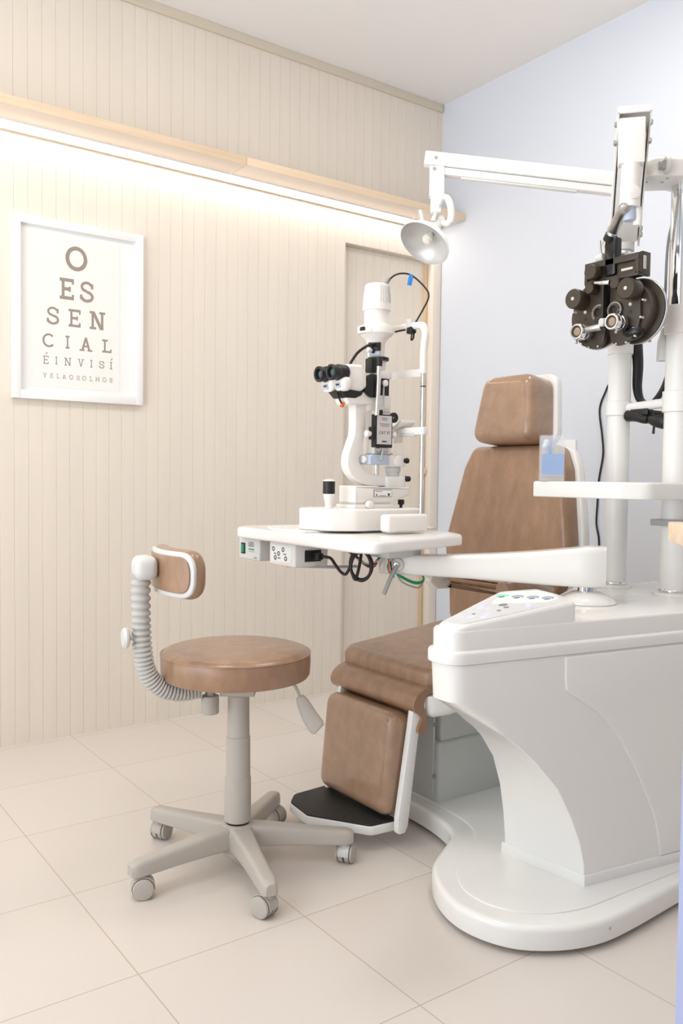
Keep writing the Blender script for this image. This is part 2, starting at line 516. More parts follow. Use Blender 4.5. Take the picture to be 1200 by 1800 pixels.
def glyph(ch, bold):
    """Slab-serif capital in a unit box: list of convex polygons."""
    t = 0.19 * bold; s = 0.15 * bold; Q = []

    def bar(x0, y0, x1, y1): Q.append([(x0, y0), (x1, y0), (x1, y1), (x0, y1)])

    def arc(cx, cy, rx, ry, a0, a1, tw, th, n=24):
        for k in range(n):
            A = math.radians(a0 + (a1 - a0) * k / n); B = math.radians(a0 + (a1 - a0) * (k + 1) / n)
            Q.append([(cx + rx * math.cos(A), cy + ry * math.sin(A)), (cx + rx * math.cos(B), cy + ry * math.sin(B)),
                      (cx + (rx - tw) * math.cos(B), cy + (ry - th) * math.sin(B)), (cx + (rx - tw) * math.cos(A), cy + (ry - th) * math.sin(A))])
    if ch == 'O': arc(.5, .5, .5, .5, 0, 360, t * .85, t * .8, 40)
    elif ch == 'C': arc(.52, .5, .52, .5, 42, 318, t * .9, s * .95, 32)
    elif ch == 'E':
        bar(0, 0, 1, s); bar(0, 1 - s, 1, 1); bar(.14, 0, .14 + t, 1); bar(.2, .5 - s / 2, .74, .5 + s / 2)
        bar(1 - t * .75, 0, 1, .26); bar(1 - t * .75, .74, 1, 1); bar(.74 - t * .5, .38, .74 + .04, .62)
    elif ch == 'L':
        bar(0, 0, 1, s); bar(.2, 0, .2 + t, 1); bar(0, 1 - s, .6, 1); bar(1 - t * .75, 0, 1, .28)
    elif ch == 'I':
        bar(0, 0, 1, s); bar(0, 1 - s, 1, 1); bar(.5 - .19, 0, .5 + .19, 1)
    elif ch == 'H':
        for x in (.1, .9 - t): bar(x, 0, x + t, 1); bar(x - .1, 0, x + t + .1, s * .8); bar(x - .1, 1 - s * .8, x + t + .1, 1)
        bar(.2, .5 - s / 2, .8, .5 + s / 2)
    elif ch == 'N':
        bar(.12, 0, .12 + t * .85, 1); bar(.88 - t * .85, 0, .88, 1)
        Q.append([(.1, 1), (.1 + t * 1.2, 1), (.88, 0), (.88 - t * 1.2, 0)])
        bar(0, 0, .42, s * .9); bar(0, 1 - s * .9, .3, 1); bar(.62, 1 - s * .9, 1, 1)
    elif ch == 'A':
        Q.append([(.12, 0), (.12 + t, 0), (.5 + t * .45, 1), (.5 - t * .45, 1)])
        Q.append([(.88 - t, 0), (.88, 0), (.5 + t * .45, 1), (.5 - t * .45, 1)])
        bar(.28, .3, .72, .3 + s * .85); bar(0, 0, .38, s * .85); bar(.62, 0, 1, s * .85)
    elif ch == 'V':
        Q.append([(.12, 1), (.12 + t, 1), (.5 + t * .45, 0), (.5 - t * .45, 0)])
        Q.append([(.88 - t, 1), (.88, 1), (.5 + t * .45, 0), (.5 - t * .45, 0)])
        bar(0, 1 - s * .85, .38, 1); bar(.62, 1 - s * .85, 1, 1)
    elif ch == 'S':
        arc(.5, .735, .46, .265, 20, 270, t * .95, s * .85, 26)
        arc(.5, .28, .5, .28, 90, -160, t * .95, s * .85, 26)
        bar(.8, .66, .96, .9); bar(.0, .12, .16, .34)
    return Q


LET = [('O', -2.0911, -1.9981, 1.9886, 2.0916), ('E', -2.1152, -2.0552, 1.8644, 1.9532), ('S', -2.0297, -1.9709, 1.8631, 1.9514),
       ('S', -2.1693, -2.1187, 1.7537, 1.827), ('E', -2.0779, -2.0269, 1.7529, 1.8273), ('N', -1.9878, -1.9193, 1.7526, 1.8293),
       ('C', -2.187, -2.1366, 1.6581, 1.7149), ('I', -2.0909, -2.0741, 1.6592, 1.7134), ('A', -2.0315, -1.9762, 1.6556, 1.7132), ('L', -1.9328, -1.8912, 1.658, 1.7142),
       ('E', -2.1844, -2.1615, 1.5882, 1.6213), ('I', -2.134, -2.1245, 1.5893, 1.6214), ('N', -2.0961, -2.0668, 1.5878, 1.6213), ('V', -2.0395, -2.0115, 1.5881, 1.6208),
       ('I', -1.9854, -1.975, 1.5891, 1.6209), ('S', -1.9469, -1.9239, 1.5889, 1.6203), ('I', -1.8983, -1.8876, 1.5878, 1.6201),
       ('V', -2.1851, -2.1698, 1.53, 1.5498), ('E', -2.155, -2.1424, 1.5317, 1.5499), ('L', -2.1285, -2.1174, 1.5309, 1.5498), ('A', -2.1051, -2.0883, 1.5307, 1.5502),
       ('O', -2.0754, -2.0584, 1.5307, 1.5509), ('S', -2.0442, -2.0316, 1.5307, 1.5498), ('O', -2.0195, -2.0028, 1.5304, 1.5502), ('L', -1.9878, -1.975, 1.5304, 1.5497),
       ('H', -1.9621, -1.9445, 1.5308, 1.5502), ('O', -1.9309, -1.9144, 1.5308, 1.5503), ('S', -1.8995, -1.8875, 1.5307, 1.5508)]
for i, (ch, x0, x1, z0, z1) in enumerate(LET):
    bold = 1.05 if i < 3 else (0.95 if i < 10 else 0.78)
    b = MB()
    for n_, poly in enumerate(glyph(ch, bold)):
        b.face([Vector((x0 + (x1 - x0) * p[0], -0.0114 - n_ * 4e-5, z0 + (z1 - z0) * p[1])) for p in poly])
    if i in (10, 16):   # acute accents
        xa, za = ((-2.171, 1.6275) if i == 10 else (-1.8915, 1.6265))
        b.face([Vector((xa - 0.005, -0.0117, za)), Vector((xa - 0.0005, -0.0117, za)), Vector((xa + 0.0065, -0.0117, za + 0.0085)), Vector((xa + 0.001, -0.0117, za + 0.0085))])
    b.build('letter', M_INK, po, recalc=False)

# ------------------------------------------------------------------ swivel stool
SC = Vector((-2.069, -1.487, 0))
st = thing('swivel_stool', SC, 'brown leather swivel stool on five casters with a small backrest on a ribbed arm', 'stool')
R2 = Vector((0.811, -0.585, 0)); F2 = Vector((0.585, 0.811, 0)); Z = Vector((0, 0, 1))
# seat
sc_ = SC + R2 * -0.008
MB().lathe(sc_, Z, [(0.0, .556), (.19, .556), (.208, .558), (.213, .566), (.2145, .60), (.2145, .622), (.2125, .6265), (.210, .627), (.206, .6315), (.19, .637), (.12, .641), (0, .642)], 72).build('seat', M_LEATHER, st)
MB().lathe(sc_, Z, [(.2115, .6235), (.2155, .6245), (.2155, .6265), (.2115, .6275)], 72, cap=False).build('piping', M_LEATHER, st)
# hub, column
MB().lathe(SC, Z, [(.0, .052), (.05, .052), (.058, .07), (.058, .11), (.052, .122), (.042, .128), (.0, .128)], 40).build('hub', M_STOOLG, st)
MB().lathe(SC, Z, [(.034, .127), (.034, .136)], 32).build('collar', M_BLACK, st)
for r0, r1, z0, z1 in ((.0385, .0375, .134, .262), (.0355, .0345, .25, .382), (.0325, .031, .37, .502)):
    MB().lathe(SC, Z, [(r0 - .002, z0), (r0, z0 + .002), (r1, z1 - .002), (r1 - .002, z1)], 36).build('column_sleeve', M_STOOLG, st)
mz = Matrix.Rotation(math.atan2(-.585, .811), 3, 'Z')
MB().box(SC + Vector((0, 0, .525)), (.10, .075, .044), mz, .004).box(SC + Vector((0, 0, .552)), (.2, .14, .008), mz, .002).build('seat_bracket', M_STOOLG, st)
# five legs, each with its caster
SPIN = [200, 300, 250, 20, 305]
for k in range(5):
    a = math.radians(39.7 + 72 * k)
    e = Vector((math.cos(a), math.sin(a), 0)); n = Vector((-e.y, e.x, 0))
    rings = []
    for r, wd, zt, zb in ((.03, .034, .126, .066), (.07, .033, .124, .066), (.12, .029, .12, .066), (.2, .025, .113, .064), (.27, .0235, .107, .062), (.315, .023, .1035, .061), (.330, .020, .100, .062), (.337, .013, .095, .066)):
        pr = round_poly([(-wd, zb), (wd, zb), (wd * .92, zt), (-wd * .92, zt)], [.006, .006, .014, .014], 4)
        rings.append([SC + e * r + n * p[0] + Z * p[1] for p in pr])
    leg = MB().loft(rings).build('leg', M_STOOLG, st)
    cp = SC + e * .312
    sp = math.radians(SPIN[k]); ax = Vector((math.cos(sp), math.sin(sp), 0)); fwd = Vector((-ax.y, ax.x, 0))
    wc = cp + fwd * .012 + Z * .0285
    caster = MB().cyl(cp + Z * .048, cp + Z * .064, .013, seg=20)
    # hood: a shell over the upper part of the wheel pair
    for s in (-1, 1):
        pts = [(0, 0)] + [(.0315 * math.cos(math.radians(t)), .0315 * math.sin(math.radians(t))) for t in range(5, 196, 10)]
    hood = [(.0318 * math.cos(math.radians(t)), .0318 * math.sin(math.radians(t))) for t in range(-5, 186, 10)] + [(.028 * math.cos(math.radians(t)), .028 * math.sin(math.radians(t))) for t in range(185, -6, -10)]
    caster.prism(hood, -.017, .017, frame=(wc, fwd, Z, ax), bev=.001, seg=1)
    hd = caster.build('caster', M_LIGHTG if k == 4 else M_STOOLG, leg)
    for s in (-1, 1):
        MB().lathe(wc, ax * s, [(.004, .003), (.0285, .003), (.0285, .0215), (.0265, .0245), (.02, .026), (0, .0268)], 36).build('wheel', M_STOOLG, leg)
    MB().lathe(wc, ax, [(.0295, -.0185), (.0295, -.0172)], 36).lathe(wc, ax, [(.0295, .0172), (.0295, .0185)], 36).build('wheel_gap', M_BLACK, leg)
# lever
L0 = SC + R2 * .155 - F2 * .05
lv = MB().tube([L0 - R2 * .06 + Z * .548, L0 + Z * .546, L0 + R2 * .016 + Z * .528, L0 + R2 * .026 + Z * .503], .0045)
lv.build('lever_rod', M_STOOLG, st)
MB().tube([L0 + R2 * .024 + Z * .51, L0 + R2 * .032 + Z * .494, L0 + R2 * .052 + Z * .455, L0 + R2 * .070 + Z * .428, L0 + R2 * .080 + Z * .418], lambda t: .011 + .014 * math.sin(min(1, t * 1.05) * math.pi * .62) * (1 if t < .93 else .7), 16, flat=(1, .55)).build('lever_paddle', M_MIDG if False else M_STOOLG, st)
# back support: bar, bellows, bracket, knob, pad
D = Vector((-0.984, 0.178, 0)); Tn = Vector((-D.y, D.x, 0))
MB().tube([SC + D * .02 + Z * .535, SC + D * .13 + Z * .532], .012, flat=(.5, 1.6)).build('support_bar', M_STEEL, st)
path = [SC + D * .115 + Z * .528, SC + D * .17 + Z * .525, SC + D * .225 + Z * .542, SC + D * .262 + Z * .585, SC + D * .276 + Z * .65, SC + D * .281 + Z * .74, SC + D * .282 + Z * .858]
PP = catmull(path, 40)
LEN = len(PP)
MB().tube(PP, lambda t: .0268 - .0062 * (.5 - .5 * math.cos(t * 2 * math.pi * 34)) ** 2, 20, smooth=False).build('bellows', M_BELLOW, st, sharp=80)
MB().cyl(SC + D * .085 + Z * .455, SC + D * .085 + Z * .508, .0255, seg=32, bev=.004).cyl(SC + D * .085 + Z * .505, SC + D * .085 + Z * .53, .014).build('tension_knob', M_STOOLG, st)
KN = SC + D * .306 + Z * .688
MB().cyl(KN - D * .02, KN + D * .012, .007).lathe(KN, D, [(0, .008), (.02, .008), (.028, .012), (.029, .018), (.024, .025), (0, .027)], 28).build('adjustment_knob', M_LIGHTG, st)
# pad: curved shell plus cushions (inside of the curve faces the seat)
PC = SC + Z * .868
pad_dir = (D + Tn * .10).normalized()


def pad(u, v, off):
    """u along the width (m), v up, off outward from the seat."""
    R_ = .34
    tn = Vector((-pad_dir.y, pad_dir.x, 0))
    cc = PC + pad_dir * (.228 - R_)
    th = u / R_
    return cc + (pad_dir * math.cos(th) + tn * math.sin(th)) * (R_ + off) + Z * v


def pad_slab(wd, ht, r, o0, o1, rounding):
    P2 = round_poly([(-wd, -ht), (wd, -ht), (wd, ht), (-wd, ht)], r, 8)
    # densify straight runs so the slab bends with the pad
    Q2 = []
    for i in range(len(P2)):
        a, b_ = P2[i], P2[(i + 1) % len(P2)]
        L = math.hypot(b_[0] - a[0], b_[1] - a[1]); n = max(1, int(L / .02))
        for k in range(n): Q2.append((a[0] + (b_[0] - a[0]) * k / n, a[1] + (b_[1] - a[1]) * k / n))
    rings = []
    cs = [(1 - rounding / wd * (1 - math.sin(t)), 1 - rounding / ht * (1 - math.sin(t)), o0 + (o1 - o0) * .5 * (1 - math.cos(t))) for t in (0, .4, .8, 1.2, math.pi / 2)]
    cs += [(1 - rounding / wd * (1 - math.sin(t)), 1 - rounding / ht * (1 - math.sin(t)), o0 + (o1 - o0) * (.5 + .5 * math.cos(t))) for t in (math.pi / 2, 1.2, .8, .4, 0)][1:]
    seq = [(.0, .0, o0)] + [(.55, .55, o0)] + cs + [(.55, .55, o1), (0, 0, o1)]
    for su, sv, o in seq:
        if su == 0: rings.append([pad(0, 0, o)])
        else: rings.append([pad(p[0] * su, p[1] * sv, o) for p in Q2])
    return MB().loft(rings)


bk = pad_slab(.165, .066, .055, -.040, .004, .014).build('backrest', M_LEATHER, st)
pad_slab(.160, .061, .052, -.002, .010, .003).build('trim_band', M_LIGHTG, bk)
pad_slab(.147, .049, .044, .004, .0135, .003).build('rear_panel', M_LEATHER, bk)
BC = SC + D * .272 + Z * .878
MB().box(BC, (.062, .085, .066), Matrix.Rotation(math.atan2(D.y, D.x), 3, 'Z'), .022, 4).build('back_bracket', M_LIGHTG, st)

# ------------------------------------------------------------------ examination chair
YC = -1.47
ch = thing('examination_chair', (-1.2, YC, 0.07), 'brown leather examination chair with headrest and footrest beside the white unit', 'chair')
pb = MB().prism(round_poly([(-1.397, -1.61), (-0.86, -1.61), (-0.86, -1.32), (-1.397, -1.32)], .012, 3), .072, .275, bev=.012, bev0=0)
pb.prism(round_poly([(-1.38, -1.60), (-0.87, -1.60), (-0.87, -1.33), (-1.38, -1.33)], .01, 3), .26, .44)
ped = pb.build('pedestal', M_GREYW, ch)
MB().bx(-1.402, -1.392, -1.585, -1.35, .10, .44, .002).build('front_cover', M_GREYW, ped)
for z in (.16, .33, .40): MB().cyl((-1.401, -1.592, z), (-1.406, -1.592, z), .006, seg=10).build('screw', M_STEEL, ped)
# hinge block between pedestal and seat
MB().bx(-1.44, -1.0, -1.66, -1.28, .415, .462, .006).build('lift_plate', M_MIDG, ch)
# seat shell (white) and cushion
tilt = math.atan2(.045, .5)
fr_ = (Vector((-1.27, YC, .49)), Vector((math.cos(tilt), 0, math.sin(tilt))), Vector((0, 1, 0)), Vector((-math.sin(tilt), 0, math.cos(tilt))))
MB().prism(round_poly([(-.265, -.24), (-.20, -.265), (.30, -.28), (.30, .28), (-.20, .265), (-.265, .24)], .03, 4), -.075, -.002, frame=fr_, bev=.004, bev0=.03, seg=5).build('seat_shell', M_ABS, ch)
seat = MB().prism(round_poly([(-.255, -.21), (-.215, -.252), (.27, -.278), (.27, .278), (-.215, .252), (-.255, .21)], [.03, .05, .04, .04, .05, .03], 5), .0, .075, frame=fr_, bev=.03, bev0=.012, seg=6).build('seat_cushion', M_LEATHER, ch)
# knee roll: flap of leather curling down in front of the seat
prof = [(-1.475, .488), (-1.53, .492), (-1.572, .474), (-1.588, .447), (-1.582, .424), (-1.562, .410), (-1.553, .398), (-1.561, .384), (-1.568, .36), (-1.545, .35), (-1.535, .39), (-1.548, .44), (-1.53, .47), (-1.475, .474)]
MB().prism(catmull([Vector((p[0], p[1], 0)) for p in prof], 4, closed=True) and [(q.x, q.y) for q in catmull([Vector((p[0], p[1], 0)) for p in prof], 4, closed=True)], .235 - YC - .47, 0, frame=(Vector((0, YC + .205, 0)), Vector((1, 0, 0)), Vector((0, 0, 1)), Vector((0, -.437 / (.235 - YC - .47), 0))), bev=0).build('knee_flap', M_LEATHER, ch)
# leg rest: bracket, back board and padded cushion under film
br = [(-1.555, .485), (-1.505, .485), (-1.52, .45), (-1.545, .40), (-1.560, .33), (-1.594, .075), (-1.605, .055), (-1.632, .055), (-1.632, .10), (-1.590, .36), (-1.578, .44)]
MB().prism(round_poly(br, .008, 3), 1.668, 1.690, 'xz', bev=.002, seg=2).build('leg_bracket', M_WHITE, ch)
MB().prism(round_poly(br, .008, 3), 1.300, 1.316, 'xz', bev=.002, seg=2).build('leg_bracket', M_WHITE, ch)
lt = math.atan2(.03, .31)
fl = (Vector((-1.585, YC, .09)), Vector((0, -1, 0)), Vector((math.sin(lt), 0, math.cos(lt))), Vector((-math.cos(lt), 0, math.sin(lt))))
MB().prism(round_poly([(-.165, .0), (.19, .0), (.19, .30), (-.165, .30)], .02, 4), -.004, .014, frame=fl, bev=.003).build('leg_board', M_WHITE, ch)
MB().prism(round_poly([(-.172, .002), (.190, .002), (.190, .318), (-.172, .318)], .045, 7), .014, .082, frame=fl, bev=.032, bev0=.004, seg=6).build('leg_cushion', M_WRAP, ch)
# footplate
fp = round_poly([(-1.60, -1.285), (-1.755, -1.295), (-1.802, -1.345), (-1.815, -1.465), (-1.70, -1.645), (-1.60, -1.655)], [.01, .04, .04, .03, .03, .008], 5)
MB().prism(fp, .052, .079, bev=.003).build('footplate', M_WHITE, ch)
fpc = Vector((-1.69, -1.46)).to_2d()
MB().prism([((p[0] - fpc.x) * .975 + fpc.x, (p[1] - fpc.y) * .975 + fpc.y) for p in fp], .0785, .0845, bev=.002).build('foot_mat', M_RUBBER, ch)
# back: local plane, reclined
rc = math.radians(8)
BO = Vector((-1.005, YC, .56)); BU = Vector((0, -1, 0)); BV = Vector((math.sin(rc), 0, math.cos(rc))); BW = Vector((-math.cos(rc), 0, math.sin(rc)))
fb = (BO, BU, BV, BW)
outline = [(-.215, .0), (.215, .0), (.245, .06), (.262, .20), (.285, .26), (.300, .34), (.292, .42), (.245, .62), (.218, .685), (.17, .70), (-.17, .70), (-.218, .685), (-.245, .62), (-.292, .42), (-.300, .34), (-.285, .26), (-.262, .20), (-.245, .06)]
shell = [(x * 1.035 + math.copysign(.006, x), y * 1.01 - .005) for x, y in outline]
back_shell = MB().prism(round_poly(shell, .03, 3), -.085, -.035, frame=fb, bev=.008, bev0=.03, seg=4).build('back_shell', M_ABS, ch)
lo = round_poly([(-.205, .0), (.205, .0), (.240, .05), (.262, .165), (.262, .176), (-.262, .176), (-.262, .165), (-.240, .05)], [.05, .05, .02, .01, .01, .01, .01, .02], 4)
up = round_poly([(-.262, .168), (.262, .168), (.298, .30), (.300, .35), (.245, .62), (.205, .70), (-.205, .70), (-.245, .62), (-.300, .35), (-.298, .30)], [.02, .02, .05, .05, .06, .05, .05, .06, .05, .05], 5)
MB().prism(lo, -.035, .022, frame=fb, bev=.026, bev0=.004, seg=6).build('lumbar_cushion', M_LEATHER, ch)
MB().prism(up, -.035, .028, frame=fb, bev=.026, bev0=.004, seg=6).build('back_cushion', M_LEATHER, ch)
# headrest
hr = round_poly([(-.150, .700), (.150, .700), (.118, .945), (-.118, .945)], [.05, .05, .055, .055], 7)
MB().prism(hr, -.02, .105, frame=fb, bev=.035, bev0=.01, seg=6).build('headrest', M_WRAP, ch)
hs = round_poly([(-.165, .705), (.165, .705), (.128, .965), (-.128, .965)], [.05, .05, .05, .05], 6)
MB().prism(hs, -.06, -.02, frame=fb, bev=.006, bev0=.025, seg=4).build('headrest_shell', M_ABS, ch)
MB().box(BO + BV * .69 - BW * .055, (.03, .12, .12), Matrix.Rotation(rc, 3, 'Y'), .006).build('headrest_stem', M_STEEL, ch)
# armrests: the near one is down, the far one is swung back so that only its curved bracket shows
for s, dx in ((1, -.045), (-1, .17)):
    y = YC - s * .325
    arm = MB().prism(round_poly([(-1.225 + dx, .735), (-1.10 + dx * .5, .700), (-.95, .695), (-.85, .73), (-.84, .80), (-.90, .79), (-1.02 + dx * .5, .745), (-1.20 + dx, .768)], .014, 4), -y - .022, -y + .022, 'xz', bev=.008).build('armrest', M_ABS, ch)
    MB().tube([(-1.272 + dx, y, .790), (-1.22 + dx, y, .797), (-1.14 + dx, y, .788), (-1.05 + dx, y, .772)], lambda t: .039 * (math.sin(math.pi * min(max(t * .92 + .08, 0), .97))) ** .35, 18, flat=(.85, 1.1)).build('arm_pad', M_WRAP, arm)

# ------------------------------------------------------------------ refraction unit: base plate, cabinet, posts, tray
bpl = thing('floor_platform', (-1.3, -1.8, 0.0), 'low white rounded floor platform carrying the chair and the arched cabinet', 'platform')
un = thing('refraction_unit', (-1.3, -2.1, 0.0755), 'large glossy white arched cabinet with sloping keypad on the white floor platform', 'medical unit')
sd = thing('instrument_stand', (-.85, -1.97, .784), 'pair of white upright posts with crossbar and tray on top of the cabinet', 'stand')
plan = [(-1.455, -1.24), (-1.458, -1.54), (-1.478, -1.70), (-1.52, -1.80), (-1.60, -1.852), (-1.700, -1.918), (-1.772, -2.02), (-1.800, -2.12), (-1.788, -2.21), (-1.745, -2.285), (-1.66, -2.345), (-1.56, -2.375), (-1.44, -2.378), (-1.235, -2.366)]
cur = [(q.x, q.y) for q in catmull([Vector((p[0], p[1], 0)) for p in plan], 6)]
plan_full = cur + [(-0.55, -2.36), (-0.55, -1.24)]
MB().prism(plan_full, .014, .072, bev=.016, seg=5, bev0=.003).build('base_plate', M_ABS, bpl)
ins = [(-1.40, -1.30), (-1.405, -1.52), (-1.42, -1.74), (-1.47, -1.85), (-1.56, -1.905), (-1.655, -1.965), (-1.722, -2.05), (-1.742, -2.12), (-1.732, -2.185), (-1.695, -2.245), (-1.63, -2.292), (-1.555, -2.315), (-1.50, -2.32)]
inner = [(q.x, q.y) for q in catmull([Vector((p[0], p[1], 0)) for p in ins], 6)] + [(-1.19, -2.33), (-.60, -2.31), (-.60, -1.30)]
MB().prism(inner, .070, .0755, bev=.0045, seg=3, bev0=0).build('raised_deck', M_ABS, bpl)
MB().prism([(-1.39, -1.30), (-1.43, -1.82), (-1.60, -1.95), (-1.72, -2.12), (-1.62, -2.28), (-1.44, -2.31), (-.6, -2.30), (-.6, -1.30)], .0, .016).build('rubber_foot', M_BLACK, bpl)
for (x, y, n) in ((-1.535, -2.3765, (.05, -1, 0)), (-1.15, -2.364, (0, -1, 0))):
    MB().cyl((x, y + .004, .045), Vector((x, y, .045)) + Vector(n) * .002, .0045, seg=12).build('screw', M_STEEL, bpl)


def yf(x): return -2.244 - 0.16 * (x + 1.463)      # front face of the cabinet
def yb(x): return -2.085 + (x + 1.86) * 0.266 if x < -1.465 else -1.98


# cabinet body: the end is hollowed by an arch, so it is lofted along the arch from the top down
arch = [(-1.872, .598), (-1.835, .572), (-1.79, .545), (-1.727, .503), (-1.675, .464), (-1.633, .426), (-1.559, .345), (-1.513, .262), (-1.482, .190), (-1.467, .13), (-1.464, .076)]
archb = [(-1.872, .598), (-1.83, .575), (-1.78, .545), (-1.72, .510), (-1.67, .478), (-1.63, .445), (-1.565, .372), (-1.525, .285), (-1.503, .20), (-1.492, .13), (-1.488, .076)]
XE = -0.56
rings = []
tipf = [(-1.862, .688), (-1.875, .688)]
levels = [(.688, -1.878)] + [(z, x) for x, z in arch]
for i, (z, x) in enumerate(levels):
    xb = x if i == 0 else archb[i - 1][0]
    zb = z if i == 0 else archb[i - 1][1]
    zz = z
    rr = .05 if i < 2 else (.04 if i < 4 else .004)
    f0 = Vector((x, yf(x))); b0 = Vector((xb, yb(xb) if i > 1 else -2.075))
    poly = round_poly([(x, yf(x)), (XE, yf(XE)), (XE, -1.98), (b0.x, b0.y)], [rr, .01, .01, rr], 5)
    ring = []
    for px_, py_ in poly:
        t = max(0.0, min(1.0, (py_ - yf(x)) / max(.02, (b0.y - yf(x)))))
        far = max(0.0, min(1.0, (px_ - x) / .12)) if False else 0
        ring.append(Vector((px_, py_, zz + (zb - zz) * t)))
    rings.append(ring)
MB().loft(rings).build('cabinet', M_ABS, un, sharp=28)
# plinth strip round the foot of the cabinet
MB().prism(round_poly([(-1.468, yf(-1.468) - .004), (XE, yf(XE) - .004), (XE, -1.976), (-1.493, -1.976)], .004, 2), .072, .104, bev=.003).build('plinth', M_ABS, un)
# raised front panel to the right of the curved joint line
gl = [(-1.545, .684), (-1.543, .612), (-1.53, .59), (-1.47, .553), (-1.414, .512), (-1.36, .452), (-1.31, .378), (-1.262, .293), (-1.221, .205), (-1.198, .105)]
gp = [(q.x, q.y) for q in catmull([Vector((p[0], p[1], 0)) for p in gl], 5)] + [(XE, .105), (XE, .684)]
dv = Vector((1, -.16, 0)).normalized(); nv = Vector((-.16, -1, 0)).normalized()
k_ = math.sqrt(1 + .16 ** 2)
MB().prism([((p[0] + 1.463) * k_, p[1]) for p in gp], -.004, .0045, frame=(Vector((-1.463, -2.244, 0)), dv, Z, nv), bev=.004, bev0=0).build('front_panel', M_ABS, un)
# lid: lower band, upper body, sloping keypad nose and flat deck
lid = [(-1.885, yf(-1.885) - .004), (XE, yf(XE) - .004), (XE, -1.80), (-.97, -1.80), (-1.04, -1.93), (-1.20, -1.965), (-1.47, -1.965), (-1.885, -2.075)]
MB().prism(round_poly(lid, [.055, .01, .01, .03, .03, .02, .05, .05], 7), .6895, .722, bev=.009, bev0=.001).build('lid_band', M_ABS, un)
lid2 = [(-1.875, yf(-1.875) + .008), (XE, yf(XE) + .008), (XE, -1.81), (-.965, -1.81), (-1.035, -1.94), (-1.20, -1.975), (-1.47, -1.975), (-1.875, -2.085)]
MB().prism(round_poly(lid2, [.05, .01, .01, .03, .03, .02, .05, .045], 7), .715, .772, bev=.008, bev0=0).build('deck', M_ABS, un)
# nose: triangular wedge whose top slopes up to the right
nose = round_poly([(-1.868, yf(-1.868) + .010), (-1.50, yf(-1.50) + .010), (-1.462, -2.14), (-1.445, -2.05), (-1.525, -1.985), (-1.868, -2.10)], [.045, .02, .03, .02, .035, .035], 7)


def ztop(x, y): return .7785 + (x + 1.868) * .118 + (y + 2.19) * .01


nr = []
cxn, cyn = -1.62, -2.10
for ins_, dz in ((0, None), (0, -.010), (.003, -.004), (.010, 0.0)):
    ring = []
    for (x, y) in nose:
        dx, dy = cxn - x, cyn - y; L = math.hypot(dx, dy)
        X, Y = x + dx / L * ins_, y + dy / L * ins_
        ring.append(Vector((X, Y, .72 if dz is None else ztop(x, y) + dz)))
    nr.append(ring)
MB().loft(nr).build('keypad_housing', M_ABS, un, sharp=40)


def on_top(x, y, dz=0.0): return Vector((x, y, ztop(x, y) + dz))


kp = []
for (x, y) in nose:
    kp.append((cxn + (x - cxn) * .90, cyn + (y - cyn) * .86))
keypad = MB()
keypad.loft([[on_top(x, y, -.003) for x, y in kp], [on_top(x, y, .0008) for x, y in kp]])
kpo = keypad.build('keypad', M_KEYPAD, un)
wp = round_poly([(-1.655, -2.070), (-1.605, -2.125), (-1.55, -2.180), (-1.505, -2.175), (-1.472, -2.12), (-1.470, -2.07), (-1.53, -2.008)], .02, 5)
MB().loft([[on_top(x, y, .0) for x, y in wp], [on_top(x, y, .0014) for x, y in wp]]).build('white_keypad_area', M_KEYW, kpo)
# crescent keys: one lit green, three blue-grey, each with a dark lower half
ea = Vector((.55, -.835, 0)); eb = Vector((.835, .55, 0))
for i, (cx, cy) in enumerate(((-1.568, -2.035), (-1.552, -2.074), (-1.535, -2.112), (-1.518, -2.148))):
    pts = []
    for k in range(17):
        a = math.radians(150 - 230 * k / 16); pts.append((cx + .016 * math.cos(a) * 1.05, cy + .016 * math.sin(a)))
    for k in range(17):
        a = math.radians(-80 + 230 * k / 16); pts.append((cx - .004 + .011 * math.cos(a), cy - .002 + .009 * math.sin(a)))
    MB().loft([[on_top(x, y, .0012) for x, y in pts], [on_top(x, y, .002) for x, y in pts]]).build('crescent_key', M_ICONG if i == 0 else M_ICONB, kpo)
    pts = [(cx - .010 + .0105 * math.cos(math.radians(t)), cy - .006 + .007 * math.sin(math.radians(t))) for t in range(0, 360, 24)]
    MB().loft([[on_top(x, y, .0012) for x, y in pts], [on_top(x, y, .0022) for x, y in pts]]).build('round_key', M_ICOND, kpo)
for (x, y, r, mt) in ((-1.70, -2.082, .011, M_ICONL), (-1.675, -2.066, .008, M_ICONL), (-1.69, -2.102, .008, M_ICONL), (-1.640, -2.105, .013, M_ICOND), (-1.655, -2.130, .008, M_ICOND), (-1.60, -2.155, .009, M_ICONL), (-1.617, -2.168, .010, M_ICONL),
                      (-1.775, -2.128, .010, M_ICONL), (-1.755, -2.152, .010, M_ICONL), (-1.735, -2.142, .007, M_ICONL), (-1.752, -2.112, .005, M_ICOND), (-1.79, -2.110, .006, M_ICONL), (-1.69, -2.138, .006, M_ICOND)):
    pts = [(x + r * math.cos(math.radians(t)), y + r * .8 * math.sin(math.radians(t))) for t in range(0, 360, 20)]
    MB().loft([[on_top(a, b_, .0004) for a, b_ in pts], [on_top(a, b_, .0016) for a, b_ in pts]]).build('round_key', mt, kpo)
